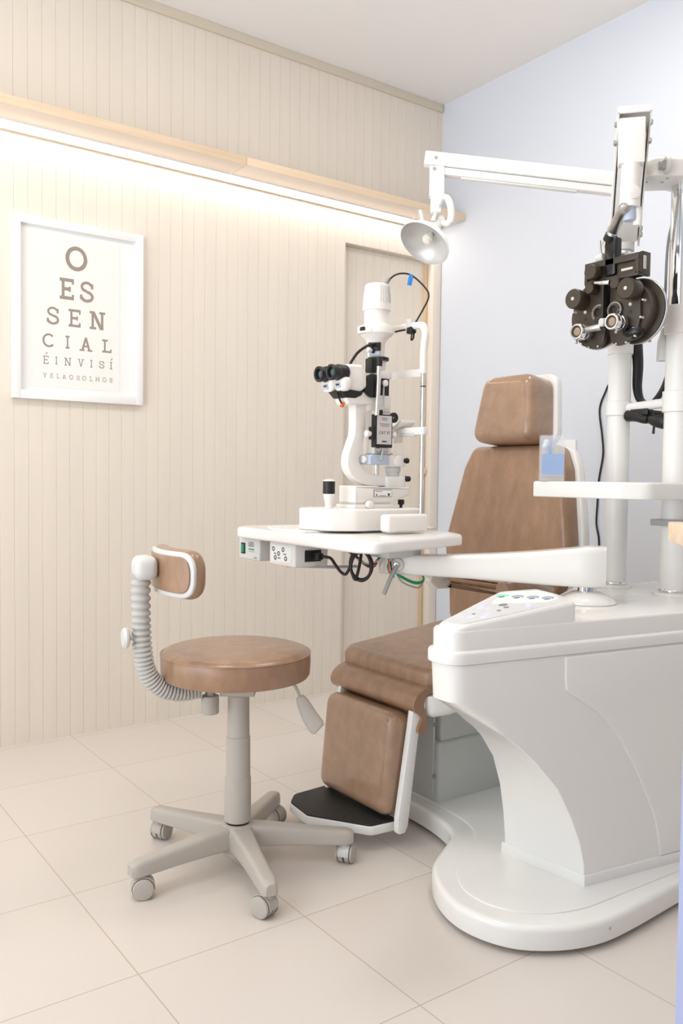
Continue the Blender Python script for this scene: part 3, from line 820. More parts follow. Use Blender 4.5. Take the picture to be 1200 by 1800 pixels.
# posts
LP = Vector((-.84, -1.855, 0)); RP = Vector((-.85, -2.08, 0))
MB().lathe(LP, Z, [(.055, .772), (.055, .776), (.052, .782), (.042, .784), (0, .784)], 40).build('post_flange', M_ABS, un)
MB().lathe(RP, Z, [(.062, .772), (.062, .776), (.058, .782), (.048, .784), (0, .784)], 40).build('post_flange', M_ABS, un)
MB().lathe(LP, Z, [(.039, .783), (.041, .786), (.041, .790), (.039, .793)], 40).build('chrome_ring', M_CHROME, sd)
MB().lathe(RP, Z, [(.044, .783), (.046, .786), (.046, .790), (.044, .793)], 40).build('chrome_ring', M_CHROME, sd)
MB().cyl(LP + Z * .783, LP + Z * 1.60, .0365, seg=40).build('post', M_WHITE, sd)
MB().cyl(RP + Z * .783, RP + Z * 1.67, .0415, seg=40).build('post', M_WHITE, sd)
MB().lathe(LP, Z, [(.037, 1.548), (.0415, 1.55), (.0415, 1.603), (.038, 1.609), (.028, 1.61)], 40).build('post_collar', M_WHITE, sd)
MB().lathe(LP, Z, [(.037, 1.345), (.042, 1.347), (.042, 1.392), (.037, 1.394)], 40).build('post_collar', M_WHITE, sd)
MB().lathe(RP, Z, [(.042, 1.585), (.0475, 1.587), (.0475, 1.668), (.044, 1.674), (.037, 1.675)], 40).build('post_collar', M_WHITE, sd)
MB().lathe(RP, Z, [(.042, 1.345), (.0475, 1.347), (.0475, 1.41), (.042, 1.412)], 40).build('post_collar', M_WHITE, sd)
MB().cyl(LP + Z * 1.60, LP + Z * 2.13, .027, seg=36).build('chrome_post', M_CHROME, sd)
MB().cyl(RP + Z * 1.66, RP + Z * 2.06, .038, seg=40).build('chrome_post', M_CHROME, sd)
MB().cyl(LP + Z * 1.37 - Vector((0, .03, 0)), RP + Z * 1.378 + Vector((0, .04, 0)), .0155, seg=24).build('crossbar', M_WHITE, sd)
MB().bx(-.915, -.785, -2.145, -2.035, .992, 1.012, .003).build('grey_clamp', M_MIDG, sd)
# accessory tray on the right post
tr = round_poly([(-1.15, -1.755), (-1.15, -2.085), (-1.105, -2.16), (-.62, -2.215), (-.62, -1.985), (-.93, -1.945), (-1.0, -1.755)], [.02, .05, .05, .02, .02, .04, .02], 6)
MB().prism(tr, 1.076, 1.1265, bev=.008, bev0=.004).build('accessory_tray', M_ABS, sd)

# ------------------------------------------------------------------ swing arm with instrument table
tb = thing('instrument_table', (-1.21, -2.035, .772), 'white instrument table on a curved swing arm pivoting on the white unit', 'table')
PV = Vector((-1.215, -2.035, 0))
MB().lathe(PV, Z, [(0, .771), (.082, .771), (.085, .775), (.078, .785), (.058, .796), (.044, .803), (.030, .806), (0, .806)], 48).build('pivot_base', M_ABS, tb)
MB().cyl(PV + Z * .80, PV + Z * .84, .0265, seg=32).build('pivot_post', M_CHROME, tb)
EN = Vector((-1.575, -1.592, 0))
dirA = (EN - PV).normalized(); nA = Vector((-dirA.y, dirA.x, 0))
LA = (EN - PV).length
rings = []
for i in range(25):
    t = i / 24
    s_ = -.052 + (LA + .052 + .048) * t
    ti = max(0, min(1, s_ / LA))
    ee = ti * ti * (3 - 2 * ti)
    top = .938 - .043 * (1 - (1 - ti) ** 2)
    bot = .820 + .014 * ee
    hw = .050 - .010 * ti
    if i == 0: hw *= .62
    if i == 1: hw *= .88
    if i == 24: hw *= .8
    c = PV + dirA * s_ + nA * (-.012 * math.sin(math.pi * ti))
    pr = round_poly([(-hw, bot), (hw, bot), (hw, top), (-hw, top)], [.012, .012, .016, .016], 4)
    rings.append([c + nA * p[0] + Z * p[1] for p in pr])
MB().loft(rings).build('swing_arm', M_ABS, tb)
MB().bx(-1.655, -1.525, -1.655, -1.53, .888, .932, .006).build('table_mount', M_LIGHTG, tb)
tp = round_poly([(-1.872, -1.106), (-1.885, -1.79), (-1.858, -1.855), (-1.420, -1.725), (-1.385, -1.66), (-1.39, -1.15), (-1.42, -1.08), (-1.80, -1.04)], [.05, .05, .05, .03, .03, .05, .05, .06], 6)
MB().prism(tp, .925, .9605, bev=.012, bev0=.008, seg=4).build('table_top', M_ABS, tb)
sp_ = round_poly([(-1.85, -1.24), (-1.85, -1.50), (-1.70, -1.475), (-1.64, -1.58), (-1.38, -1.565), (-1.38, -1.16), (-1.80, -1.14)], [.03, .02, .02, .02, .01, .02, .03], 4)
MB().prism([(-1.845, -1.285), (-1.85, -1.49), (-1.655, -1.475), (-1.64, -1.53), (-1.36, -1.515), (-1.33, -1.50), (-1.345, -1.20), (-1.80, -1.19)], .9602, .9665, bev=.001).build('rail_plate', M_WHITE, tb)
# clamp lever on the near face of the arm end
cf = EN - dirA * .03
side = nA if nA.dot(F2) < 0 else -nA
pt = EN - dirA * .012 + side * .0405 + Z * .866
MB().cyl(pt - side * .002, pt + side * .008, .020, seg=28, bev=.002).build('clamp_boss', M_LIGHTG, tb)
MB().cyl(pt + side * .008, pt + side * .013, .0095, seg=20, bev=.002).build('clamp_bolt', M_STEEL, tb)
MB().tube([pt + side * .006 + dirA * .0, pt + side * .012 + dirA * .014 - Z * .030, pt + side * .014 + dirA * .028 - Z * .065, pt + side * .014 + dirA * .038 - Z * .09], .0115, 14, flat=(.55, 1.0)).build('clamp_lever', M_MIDG, tb)
# tray bracket rods below the table
b = MB().bx(-1.84, -1.67, -1.40, -1.385, .845, .851)
MB().tube([(-1.83, -1.36, .848), (-1.72, -1.47, .848), (-1.66, -1.52, .852)], .003, smooth=False).build('bracket_rod', M_MIDG, tb)
MB().tube([(-1.80, -1.33, .848), (-1.70, -1.44, .848), (-1.65, -1.49, .852)], .003, smooth=False).build('bracket_rod', M_MIDG, tb)

# ------------------------------------------------------------------ boxes hanging under the table
pbx = thing('power_supply_box', (-1.79, -1.13, .88), 'grey power supply box with green rocker switch under the table corner', 'power supply')
MB().bx(-1.838, -1.70, -1.205, -1.065, .850, .9246, .006, 3).build('housing', M_GREYW if False else M_LIGHTG, pbx)
sw = MB().bx(-1.8405, -1.836, -1.110, -1.083, .868, .905, .001).build('switch_bezel', M_BLACK, pbx)
MB().bx(-1.8435, -1.839, -1.106, -1.087, .873, .900, .002).build('rocker', M_SWITCH, sw)
text_part('lettering', 'LED', .022, (-1.8386, -1.150, .902), (0, -1, 0), (0, 0, 1), M_PRINT, pbx)
MB().bx(-1.8388, -1.8375, -1.170, -1.133, .884, .888).build('green_line', M_SWITCH, pbx)
MB().bx(-1.8388, -1.8375, -1.172, -1.133, .878, .8795).build('fine_print', M_ICOND, pbx)
MB().bx(-1.8388, -1.8375, -1.186, -1.170, .8575, .8615).build('fine_print', M_ICOND, pbx)
cbx = thing('control_box', (-1.79, -1.35, .88), 'white control box with round keys and a black plug beneath the table', 'control box')
MB().bx(-1.842, -1.715, -1.425, -1.272, .848, .9246, .008, 3).build('housing', M_ABS, cbx)
cp_ = MB().bx(-1.8435, -1.840, -1.408, -1.290, .860, .912, .001).build('key_panel', M_KEYW, cbx)
for (y, z) in ((-1.302, .900), (-1.360, .901), (-1.334, .887), (-1.314, .873), (-1.376, .874)):
    MB().lathe((-1.8432, y, z), (-1, 0, 0), [(.0075, 0), (.0075, .0012), (.0045, .0012), (.0045, 0)], 20, cap=False).build('ring_key', M_PRINT, cp_)
for (y, z) in ((-1.312, .886), (-1.370, .887), (-1.336, .873)):
    MB().bx(-1.8440, -1.8433, y - .008, y + .008, z - .0022, z + .0022).build('key_caption', M_ICOND, cp_)
MB().bx(-1.805, -1.745, -1.4285, -1.424, .866, .902, .001).build('socket', M_BLACK, cbx)
pw = thing('power_cable', (-1.72, -1.48, .86), 'black power cable plugged into the control box and coiled under the table', 'cable')
plug = MB().box((-1.768, -1.442, .884), (.026, .034, .022), None, .006, 3).build('plug', M_BLACK, pw)
pts = [(-1.762, -1.455, .884), (-1.745, -1.478, .880), (-1.745, -1.505, .862), (-1.742, -1.530, .842), (-1.735, -1.545, .836), (-1.728, -1.552, .850)]
cc = Vector((-1.700, -1.585, .868))
uu = Vector((.62, -.78, 0)).normalized()
for k in range(0, 32):
    a = math.radians(190 + k * 25); r = .046 - .0075 * (1 - math.cos(k * .42)) - .0002 * k
    pts.append(tuple(cc + uu * (math.cos(a) * r * .86 + .0035 * math.sin(k * .35)) + Z * (math.sin(a) * r * 1.22) + Vector((-.78, -.62, 0)) * (.010 * math.sin(k * .24))))
pts += [(-1.695, -1.57, .905), (-1.70, -1.54, .915), (-1.70, -1.51, .919)]
MB().tube(pts, .0048, 10, 5).build('cable', M_CABLE, pw)
wl = thing('wire_bundle', (-1.66, -1.5, .9), 'loose green, red and white wires hanging beneath the instrument table', 'wires')
random.seed(3)
for (mt, off, sag) in ((M_GREEN, 0, .040), (M_CABLE, .008, .044), (M_RED, .014, .050), (M_WIREW, -.008, .036), (M_CABLE, .02, .048)):
    MB().tube([(-1.71 + off, -1.44, .921), (-1.70 + off, -1.48, .912), (-1.685 + off, -1.53, .922 - sag), (-1.668 + off, -1.575, .905 - sag), (-1.640, -1.600, .892 + off), (-1.628, -1.605, .918)], .0024, 8).build('wire', mt, wl)
for k in range(7):
    mt = (M_RED, M_WIREW, M_GREEN, M_WIREW, M_RED, M_CABLE, M_WIREW)[k]
    x, y = -1.640 + .005 * k, -1.618 + .002 * k
    MB().tube([(x, y, .918), (x + .010 * math.sin(k), y - .012, .895), (x + .008 * math.cos(k), y - .008, .87 - .004 * k), (x + .012, y - .004, .842 - .003 * k)], .0022, 8).build('wire', mt, wl)
for (mt, r_, dz) in ((M_GREEN, .0030, 0), (M_GREEN, .0026, .004), (M_GCABLE, .0026, -.012)):
    MB().tube([(-1.612, -1.640, .838), (-1.598, -1.648, .828 + dz), (-1.565, -1.655, .812 + dz), (-1.538, -1.66, .808 + dz), (-1.520, -1.66, .820), (-1.522, -1.648, .842)], r_, 8).build('wire', mt, wl)

# ------------------------------------------------------------------ slit lamp
sl = thing('slit_lamp', (-1.6, -1.47, .9665), 'white slit lamp microscope with black eyepieces standing on the instrument table', 'slit lamp')
Y0 = -1.47
base = round_poly([(-1.815, -1.405), (-1.79, -1.53), (-1.72, -1.575), (-1.44, -1.575), (-1.42, -1.40), (-1.44, -1.34), (-1.76, -1.33)], [.05, .06, .05, .03, .03, .04, .06], 7)
MB().prism(base, .9675, 1.034, bev=.006, bev0=.004).build('sliding_base', M_INSTR, sl)
for y in (-1.64, -1.31):
    MB().bx(-1.665, -1.505, y - .022, y + .022, .9668, 1.021, .010, 4).build('rail_cover', M_INSTR, sl)
MB().cyl((-1.56, -1.61, .985), (-1.56, -1.34, .985), .006).build('axle', M_STEEL, sl)
jx = Vector((-1.7475, Y0, 0))
MB().lathe(jx, Z, [(.013, 1.0335), (.0135, 1.038), (.011, 1.04), (.012, 1.05), (.017, 1.074), (.0185, 1.08), (0, 1.08)], 28).build('joystick_stem', M_INSTR, sl)
MB().lathe(jx, Z, [(0, 1.079), (.0185, 1.079), (.0190, 1.083), (.0188, 1.117), (.017, 1.119), (0, 1.119)], 28).build('joystick_grip', M_BLACK, sl)
MB().lathe(jx, Z, [(.0183, 1.118), (.018, 1.121), (.010, 1.124), (0, 1.1245)], 28).build('joystick_cap', M_INSTR, sl)
MB().bx(-1.685, -1.53, Y0 - .05, Y0 + .05, 1.033, 1.046, .003).build('slide_plate', M_INSTR, sl)
bodyp = round_poly([(-1.680, 1.052), (-1.535, 1.052), (-1.46, 1.074), (-1.457, 1.10), (-1.60, 1.102), (-1.68, 1.105)], .004, 3)
MB().prism(bodyp, -Y0 - .042, -Y0 + .045, 'xz', bev=.005).build('lower_body', M_INSTR, sl)
MB().bx(-1.675, -1.54, Y0 - .042, Y0 + .042, 1.044, 1.053).build('shadow_gap', M_LIGHTG, sl)
lb = MB().bx(-1.607, -1.535, Y0 - .0465, Y0 - .0445, 1.070, 1.093).build('rating_plate', M_PRINT, sl)
MB().bx(-1.6055, -1.5365, Y0 - .0475, Y0 - .046, 1.0715, 1.0915).build('plate_face', M_KEYW, lb)
MB().bx(-1.601, -1.575, Y0 - .0482, Y0 - .047, 1.0865, 1.0885).build('fine_print', M_ICOND, lb)
MB().bx(-1.586, -1.560, Y0 - .0482, Y0 - .047, 1.0735, 1.0752).build('fine_print', M_ICOND, lb)
MB().bx(-1.600, -1.594, Y0 - .0482, Y0 - .047, 1.0735, 1.079).build('mark', M_RED, lb)
MB().bx(-1.552, -1.544, Y0 - .0482, Y0 - .047, 1.0735, 1.081).build('mark', M_PRINT, lb)
MB().cyl((-1.632, Y0 - .048, 1.046), (-1.632, Y0 - .066, 1.046), .012, seg=20, bev=.002).build('finger_knob', M_INSTR, sl)
MB().cyl((-1.474, Y0 - .02, 1.034), (-1.474, Y0 - .02, 1.045), .005).lathe((-1.474, Y0 - .02, 0), Z, [(0, 1.044), (.0095, 1.044), (.0105, 1.047), (.0105, 1.060), (0, 1.061)], 8).build('lock_screw', M_BLACK, sl)
MB().cyl((-1.562, Y0, 1.09), (-1.562, Y0, 1.20), .0095, seg=24).build('steel_column', M_CHROME, sl)
# C-shaped microscope arm
co = [(-1.672, 1.36), (-1.672, 1.275), (-1.684, 1.238), (-1.697, 1.20), (-1.698, 1.165), (-1.682, 1.137), (-1.655, 1.118), (-1.615, 1.106), (-1.53, 1.104)]
ci = [(-1.53, 1.136), (-1.575, 1.138), (-1.618, 1.145), (-1.642, 1.160), (-1.655, 1.182), (-1.652, 1.212), (-1.640, 1.243), (-1.630, 1.28), (-1.630, 1.36)]
cpoly = [(q.x, q.y) for q in catmull([Vector((p[0], p[1], 0)) for p in co], 5)] + [(q.x, q.y) for q in catmull([Vector((p[0], p[1], 0)) for p in ci], 5)]
cpoly = [(p[0] + .008, p[1]) for p in cpoly]
MB().prism(cpoly, -Y0 - .018, -Y0 + .02, 'xz', bev=.003).build('microscope_arm', M_INSTR, sl)
MB().bx(-1.54, -1.462, Y0 - .03, Y0 + .03, 1.100, 1.136, .004).bx(-1.525, -1.463, Y0 - .028, Y0 + .028, 1.085, 1.104, .002).build('arm_block', M_INSTR, sl)
MB().bx(-1.52, -1.462, Y0 - .03, Y0 + .03, 1.166, 1.212, .004).build('illumination_block', M_INSTR, sl)
MB().lathe((-1.495, Y0, 0), Z, [(.022, 1.135), (.022, 1.15), (.026, 1.151), (.026, 1.163), (.022, 1.167)], 28).build('scale_ring', M_LIGHTG, sl)
MB().cyl((-1.505, Y0 - .028, 1.185), (-1.505, Y0 - .046, 1.185), .0185, seg=32, bev=.002).cyl((-1.53, Y0 - .028, 1.185), (-1.53, Y0 - .038, 1.185), .0185, seg=32, bev=.002).build('centring_disc', M_INSTR, sl)
for z, x in ((1.187, -1.462), (1.128, -1.455)):
    MB().cyl((x - .012, Y0 - .024, z), (x + .012, Y0 - .024, z), .0095, seg=18, bev=.003).build('clamp_knob', M_BLACK, sl)
bb = MB().prism(round_poly([(-1.622, 1.172), (-1.545, 1.172), (-1.545, 1.196), (-1.552, 1.204), (-1.612, 1.204), (-1.622, 1.196)], .002, 2), -Y0 - .02, -Y0 + .045, 'xz', bev=.002).build('pivot_block', M_LABELBLUE, sl)
MB().cyl((-1.622, Y0 - .02, 1.188), (-1.634, Y0 - .02, 1.188), .012, seg=18, bev=.003).build('side_screw', M_INSTR, bb)
MB().tube([(-1.580, Y0 - .055, 1.222), (-1.584, Y0 - .056, 1.205), (-1.592, Y0 - .058, 1.185)], .0035, 10).build('tilt_latch', M_STEEL, bb)
# illumination tower
tx = Vector((-1.560, Y0, 0))
MB().bx(-1.595, -1.525, Y0 - .03, Y0 + .03, 1.205, 1.345, .006).build('tower_body', M_INSTR, sl)
MB().bx(-1.578, -1.530, Y0 - .03, Y0 + .03, 1.335, 1.392, .003).build('prism_cover', M_INSTR, sl)
lab = MB().bx(-1.609, -1.540, Y0 - .052, Y0 - .03, 1.226, 1.330, .002).build('filter_box', M_BLACK, sl)
MB().bx(-1.603, -1.545, Y0 - .0535, Y0 - .051, 1.236, 1.326).build('label_plate', M_SILVER, lab)
text_part('lettering', 'CAT 37', .0135, (-1.574, Y0 - .0537, 1.272), (1, 0, 0), (0, 0, 1), M_PRINT, lab)
for (z, wd) in ((1.318, .012), (1.313, .009), (1.300, .020), (1.294, .016)):
    MB().bx(-1.574 - wd, -1.574 + wd, Y0 - .0542, Y0 - .0532, z - .001, z + .001).build('fine_print', M_ICOND, lab)
MB().bx(-1.583, -1.565, Y0 - .0542, Y0 - .0532, 1.243, 1.247).build('emblem', M_PRINT, lab)
MB().cyl((-1.583, Y0 - .04, 1.328), (-1.583, Y0 - .04, 1.344), .010, seg=6).build('top_stud', M_BLACK, sl)
MB().lathe((-1.533, Y0 - .045, 1.322), (0, -1, 0), [(.004, 0), (.0165, 0), (.0165, .006), (.004, .006)], 28, cap=False).build('filter_wheel', M_BLACK, sl)
for s, x in ((-1, -1.626), (1, -1.533)):
    MB().cyl((x, Y0 - .04, 1.268), (x + s * .012, Y0 - .04, 1.268), .0105, seg=16, bev=.002).cyl((x - s * .012, Y0 - .04, 1.268), (x, Y0 - .04, 1.268), .008, seg=16).build('slit_knob', M_INSTR, sl)
MB().bx(-1.620, -1.608, Y0 - .05, Y0 - .03, 1.25, 1.29, .002).build('side_scale', M_BLACK, sl)
MB().bx(-1.592, -1.555, Y0 - .05, Y0 - .03, 1.212, 1.226, .003).build('lower_latch', M_STEEL, sl)
MB().tube([(-1.607, Y0 - .055, 1.325), (-1.604, Y0 - .056, 1.40), (-1.600, Y0 - .056, 1.50)], .0078, 16, smooth=False).build('chrome_rod', M_CHROME, sl)
MB().cyl((-1.600, Y0 - .056, 1.478), (-1.600, Y0 - .056, 1.508), .0095, seg=18, bev=.002).build('rod_cap', M_BLACK, sl)
MB().bx(-1.570, -1.532, Y0 - .024, Y0 + .024, 1.376, 1.456, .004).build('black_housing', M_BLACK, sl)
MB().bx(-1.590, -1.525, Y0 - .028, Y0 + .028, 1.446, 1.470, .003).build('yoke', M_INSTR, sl)
MB().lathe((-1.612, Y0 - .03, 1.418), (0, -1, 0), [(0, 0), (.036, 0), (.037, .003), (.037, .012), (.034, .014), (0, .014)], 36).build('magnification_disc', M_BLACK, sl)
MB().lathe((-1.576, Y0 - .050, 1.428), (0.3, -1, 0), [(0, 0), (.009, 0), (.010, .003), (.010, .010), (.004, .012), (0, .012)], 20).build('white_knob', M_INSTR, sl)
MB().cyl((-1.574, Y0 - .046, 1.345), (-1.574, Y0 - .046, 1.425), .003, seg=10).build('thin_rod', M_STEEL, sl)
MB().cyl((-1.556, Y0, 1.46), (-1.556, Y0, 1.512), .0205, seg=28).build('neck', M_INSTR, sl)
MB().bx(-1.610, -1.575, Y0 - .03, Y0 + .005, 1.462, 1.508, .003).build('neck_bracket', M_BLACK, sl)
MB().lathe(tx, Z, [(0, 1.503), (.030, 1.503), (.034, 1.505), (.034, 1.513), (.030, 1.515), (0, 1.515)], 36).build('black_plate', M_BLACK, sl)
hx = Vector((-1.570, Y0, 0))
MB().lathe(hx, Z, [(0, 1.514), (.026, 1.514), (.027, 1.52), (.0275, 1.556), (.036, 1.572), (.050, 1.583), (.0545, 1.588), (.0545, 1.606), (.052, 1.612), (.041, 1.615), (.0395, 1.62), (.0395, 1.662), (0, 1.662)], 48).build('lamp_base', M_INSTR, sl)
MB().lathe(hx - Vector((.028, 0, 0)), Z, [(0, 1.585), (.036, 1.585), (.038, 1.588), (.038, 1.605), (.036, 1.608), (0, 1.608)], 36).build('front_lobe', M_INSTR, sl)
hous = MB().lathe(hx, Z, [(.0385, 1.660), (.0445, 1.661), (.0450, 1.666), (.0425, 1.705), (.0385, 1.738), (.0355, 1.744), (.025, 1.747), (0, 1.748)], 56).build('lamp_housing', M_INSTR, sl)
for k in range(13):
    a = math.radians(-112 + k * 9.2)
    dd = Vector((math.cos(a), math.sin(a), 0))
    MB().tube([hx + dd * .0445 + Z * 1.685, hx + dd * .0427 + Z * 1.712, hx + dd * .0389 + Z * 1.739], .0011, 6, smooth=False).build('vent_rib', M_LIGHTG, hous)
# window, dial and lever on the lamp neck
ld = Vector((-.75, -.66, 0)).normalized()
MB().box(hx + ld * .0255 + Z * 1.545, (.012, .040, .026), Matrix.Rotation(math.atan2(ld.y, ld.x), 3, 'Z'), .002).build('filter_window', M_BLACKG, sl)
MB().box(hx + ld * .0265 + Z * 1.523, (.010, .034, .014), Matrix.Rotation(math.atan2(ld.y, ld.x), 3, 'Z'), .002).build('scale_window', M_LABELBLUE, sl)
MB().box(hx - Vector((.0655, .012, 0)) + Z * 1.597, (.004, .022, .012), None, .001).build('arrow_mark', M_BLACKG, sl)
MB().cyl(hx + Vector((-.026, -.02, 1.529)), hx + Vector((-.040, -.024, 1.530)), .006, seg=14).build('lever_shaft', M_BLACK, sl)
MB().cyl(hx + Vector((-.040, -.024, 1.530)), hx + Vector((-.058, -.030, 1.532)), .0075, seg=14, bev=.002).build('lever_knob', M_INSTR, sl)
# microscope head
MB().prism(round_poly([(-1.722, 1.452), (-1.716, 1.478), (-1.66, 1.480), (-1.642, 1.455), (-1.640, 1.412), (-1.66, 1.398), (-1.715, 1.402)], [.01, .012, .012, .01, .012, .014, .014], 4), -Y0 - .046, -Y0 + .050, 'xz', bev=.012, seg=4).build('microscope_head', M_INSTR, sl)
MB().lathe((-1.645, Y0 + .03, 1.418), (0, -1, 0), [(0, 0), (.040, 0), (.044, .004), (.044, .056), (.040, .060), (0, .060)], 36).build('objective_turret', M_INSTR, sl)
MB().prism(round_poly([(-1.735, 1.398), (-1.70, 1.406), (-1.662, 1.402), (-1.642, 1.408), (-1.652, 1.386), (-1.675, 1.376), (-1.712, 1.376)], .004, 3), -Y0 - .034, -Y0 + .036, 'xz', bev=.003).build('dark_underside', M_BRONZE if False else M_BLACK, sl)
MB().prism(round_poly([(-1.712, 1.378), (-1.675, 1.379), (-1.64, 1.40), (-1.605, 1.385), (-1.604, 1.360), (-1.70, 1.356)], .006, 3), -Y0 - .030, -Y0 + .034, 'xz', bev=.004).build('head_mount', M_INSTR, sl)
MB().cyl((-1.706, Y0 - .012, 1.362), (-1.712, Y0 - .012, 1.348), .006, seg=14, bev=.002).build('orange_tip', M_ORANGE, sl)
MB().tube([(-1.73, Y0 - .012, 1.392), (-1.72, Y0 - .012, 1.372), (-1.710, Y0 - .012, 1.356)], .003, 8).build('tip_lever', M_BLACK, sl)
ed = Vector((-1, 0, -.06)).normalized()
for s in (-1, 1):
    y = Y0 + s * .033
    tilt_ = Vector((-1.706, y, 1.4175))
    ob = MB().box(Vector((-1.7225, y, 1.416)), (.038, .058, .044), (0, math.radians(-10), 0), .016, 4).build('ocular_housing', M_INSTR, sl)
    MB().box(Vector((-1.7424, y, 1.411)), (.0016, .026, .016), (0, math.radians(-10), 0), .0004).build('icon_plate', M_LABELBLUE, ob)
    MB().box(Vector((-1.7432, y, 1.413)), (.0012, .018, .006), (0, math.radians(-10), 0), .0003).build('icon_print', M_PRINT, ob)
    e0 = Vector((-1.712, y, 1.452))
    ey = MB().lathe(e0, ed, [(0, 0), (.022, 0), (.0235, .004), (.0235, .020), (.0245, .021), (.0245, .034), (.0225, .036), (.0225, .046), (.0245, .050), (.0245, .058), (.022, .060), (.0165, .058), (.0155, .052), (.0155, .048), (0, .048)], 36).build('eyepiece', M_BLACK, sl)
    MB().lathe(e0 + ed * .0482, ed, [(.0154, 0), (.012, .003), (.006, .0045), (0, .005)], 28).build('lens', M_LENS, ey)
    MB().lathe(e0 + ed * .0265, ed, [(.0238, 0), (.0250, .0006), (.0250, .0024), (.0238, .003)], 36, cap=False).build('dioptre_ring', M_BLACKG, ey)
MB().tube([(-1.585, Y0 - .02, 1.553), (-1.62, Y0 - .025, 1.545), (-1.655, Y0 - .02, 1.522), (-1.672, Y0 - .01, 1.495), (-1.676, Y0, 1.478)], .0045, 10).build('flexible_cable', M_CABLE, sl)
# chin rest frame
xc = -1.474
for y in (-1.59, -1.35):
    MB().cyl((xc, y, .9665), (xc, y, 1.475), .0078, seg=20).build('chin_rest_rod', M_CHROME, sl)
    MB().lathe((xc, y, 0), Z, [(.0079, 1.418), (.0086, 1.4185), (.0086, 1.4215), (.0079, 1.422)], 20, cap=False).build('rod_mark', M_BLACK, sl)
MB().tube([(xc, -1.59, 1.46), (xc, -1.59, 1.53), (xc + .004, -1.592, 1.580), (xc + .004, -1.586, 1.602), (xc + .004, -1.568, 1.614), (xc + .004, -1.47, 1.618), (xc + .004, -1.372, 1.614), (xc + .004, -1.354, 1.602), (xc + .004, -1.348, 1.58), (xc, -1.35, 1.53), (xc, -1.35, 1.46)], .0118, 16).build('upper_bow', M_INSTR, sl)
fb_ = []
for k in range(15):
    t = k / 14; y = -1.598 + .256 * t; b_ = math.sin(math.pi * t)
    fb_.append([Vector((xc + .022 * b_ + dx_, y, 1.462 + .012 * b_ * .6 + dz_)) for dx_, dz_ in ((-.008, -.012), (-.005, -.012), (-.005, .012), (-.008, .012))])
MB().loft(fb_).build('forehead_band', M_INSTR, sl)
MB().bx(xc - .010, xc + .010, -1.606, -1.334, 1.268, 1.292, .003).build('chin_bar', M_INSTR, sl)
MB().bx(xc - .0112, xc + .002, -1.565, -1.495, 1.264, 1.276, .002).build('bar_insert', M_LIGHTG, sl)
cup = []
for k in range(9):
    t = k / 8 * 2 - 1
    cup.append([Vector((xc + dx_, Y0 + .05 * t, 1.292 + .022 * t * t + dz_)) for dx_, dz_ in ((-.03, -.004), (.03, -.004), (.032, .004), (-.032, .004))])
MB().loft(cup).build('chin_cup', M_INSTR, sl)
MB().bx(xc - .012, xc + .012, Y0 - .012, Y0 + .012, 1.245, 1.289, .003).build('cup_post', M_INSTR, sl)
MB().bx(xc - .010, xc + .018, -1.536, -1.510, 1.594, 1.640, .004).build('cable_clip', M_LIGHTG, sl)
cbl = MB().tube([hx + Vector((.022, -.018, 1.742)), hx + Vector((.036, -.030, 1.768)), hx + Vector((.052, -.052, 1.778)), (-1.49, -1.545, 1.772), (-1.462, -1.575, 1.735), (-1.452, -1.585, 1.705), (-1.462, -1.570, 1.665), (-1.474, -1.545, 1.62), (-1.478, -1.535, 1.585), (-1.476, -1.532, 1.572), (-1.470, -1.535, 1.580), (-1.468, -1.530, 1.603), (-1.48, -1.51, 1.607), (-1.51, -1.49, 1.600)], .0028, 10).build('lamp_cable', M_CABLE, sl)
MB().cyl(hx + Vector((.018, -.014, 1.738)), hx + Vector((.030, -.024, 1.766)), .0075, .005, seg=14).build('cable_boot', M_GCABLE, cbl)
MB().box((-1.496, -1.546, 1.757), (.004, .014, .034), (math.radians(10), 0, math.radians(54)), .0008).build('blue_tag', M_BLUE, cbl)
MB().box((-1.474, -1.528, 1.603), (.022, .026, .022), None, .004).build('cable_clamp', M_BLACK, cbl)
# ------------------------------------------------------------------ phoropter on its parallel arm (right post)
ph = thing('phoropter', (-.85, -2.08, 2.06), 'black phoropter with silver lens tubes hanging from the white arm of the nearer post', 'phoropter')
plate = round_poly([(-.80, -2.13), (-.90, -2.13), (-.975, -2.075), (-1.015, -2.0), (-.985, -1.955), (-.93, -1.965), (-.80, -2.03)], [.03, .03, .03, .03, .03, .03, .03], 5)
plate = round_poly([(-.78, -2.145), (-.90, -2.150), (-1.005, -2.085), (-1.01, -2.045), (-.985, -1.975), (-.955, -1.955), (-.92, -1.965), (-.86, -2.02), (-.78, -2.025)], .025, 5)
MB().prism(plate, 2.040, 2.098, bev=.012, bev0=.004).build('post_head', M_WHITE, ph)
kd = Vector((-.62, -.78, 0)).normalized()
k0 = Vector((-.985, -2.095, 2.066))
MB().cyl(k0, k0 + kd * .022, .013, seg=20).cyl(k0 - R2 * 0, k0 + kd * .002, .02).build('knob_neck', M_MIDG, ph)
MB().lathe(k0 + kd * .010, R2 * -1 + F2 * 0, [(0, 0), (.012, 0), (.012, .016), (0, .016)], 24).build('knob_shaft', M_MIDG, ph)
MB().lathe(k0 + kd * .012 + R2 * .001, R2, [(0, 0), (.024, 0), (.026, .003), (.026, .010), (.023, .013), (0, .013)], 32).build('tilt_knob', M_LIGHTG, ph)
for (x, y) in ((-.955, -2.09), (-.935, -2.06), (-.975, -2.03)): MB().cyl((x, y, 2.0405), (x, y, 2.0375), .005, seg=10).build('screw', M_STEEL, ph)
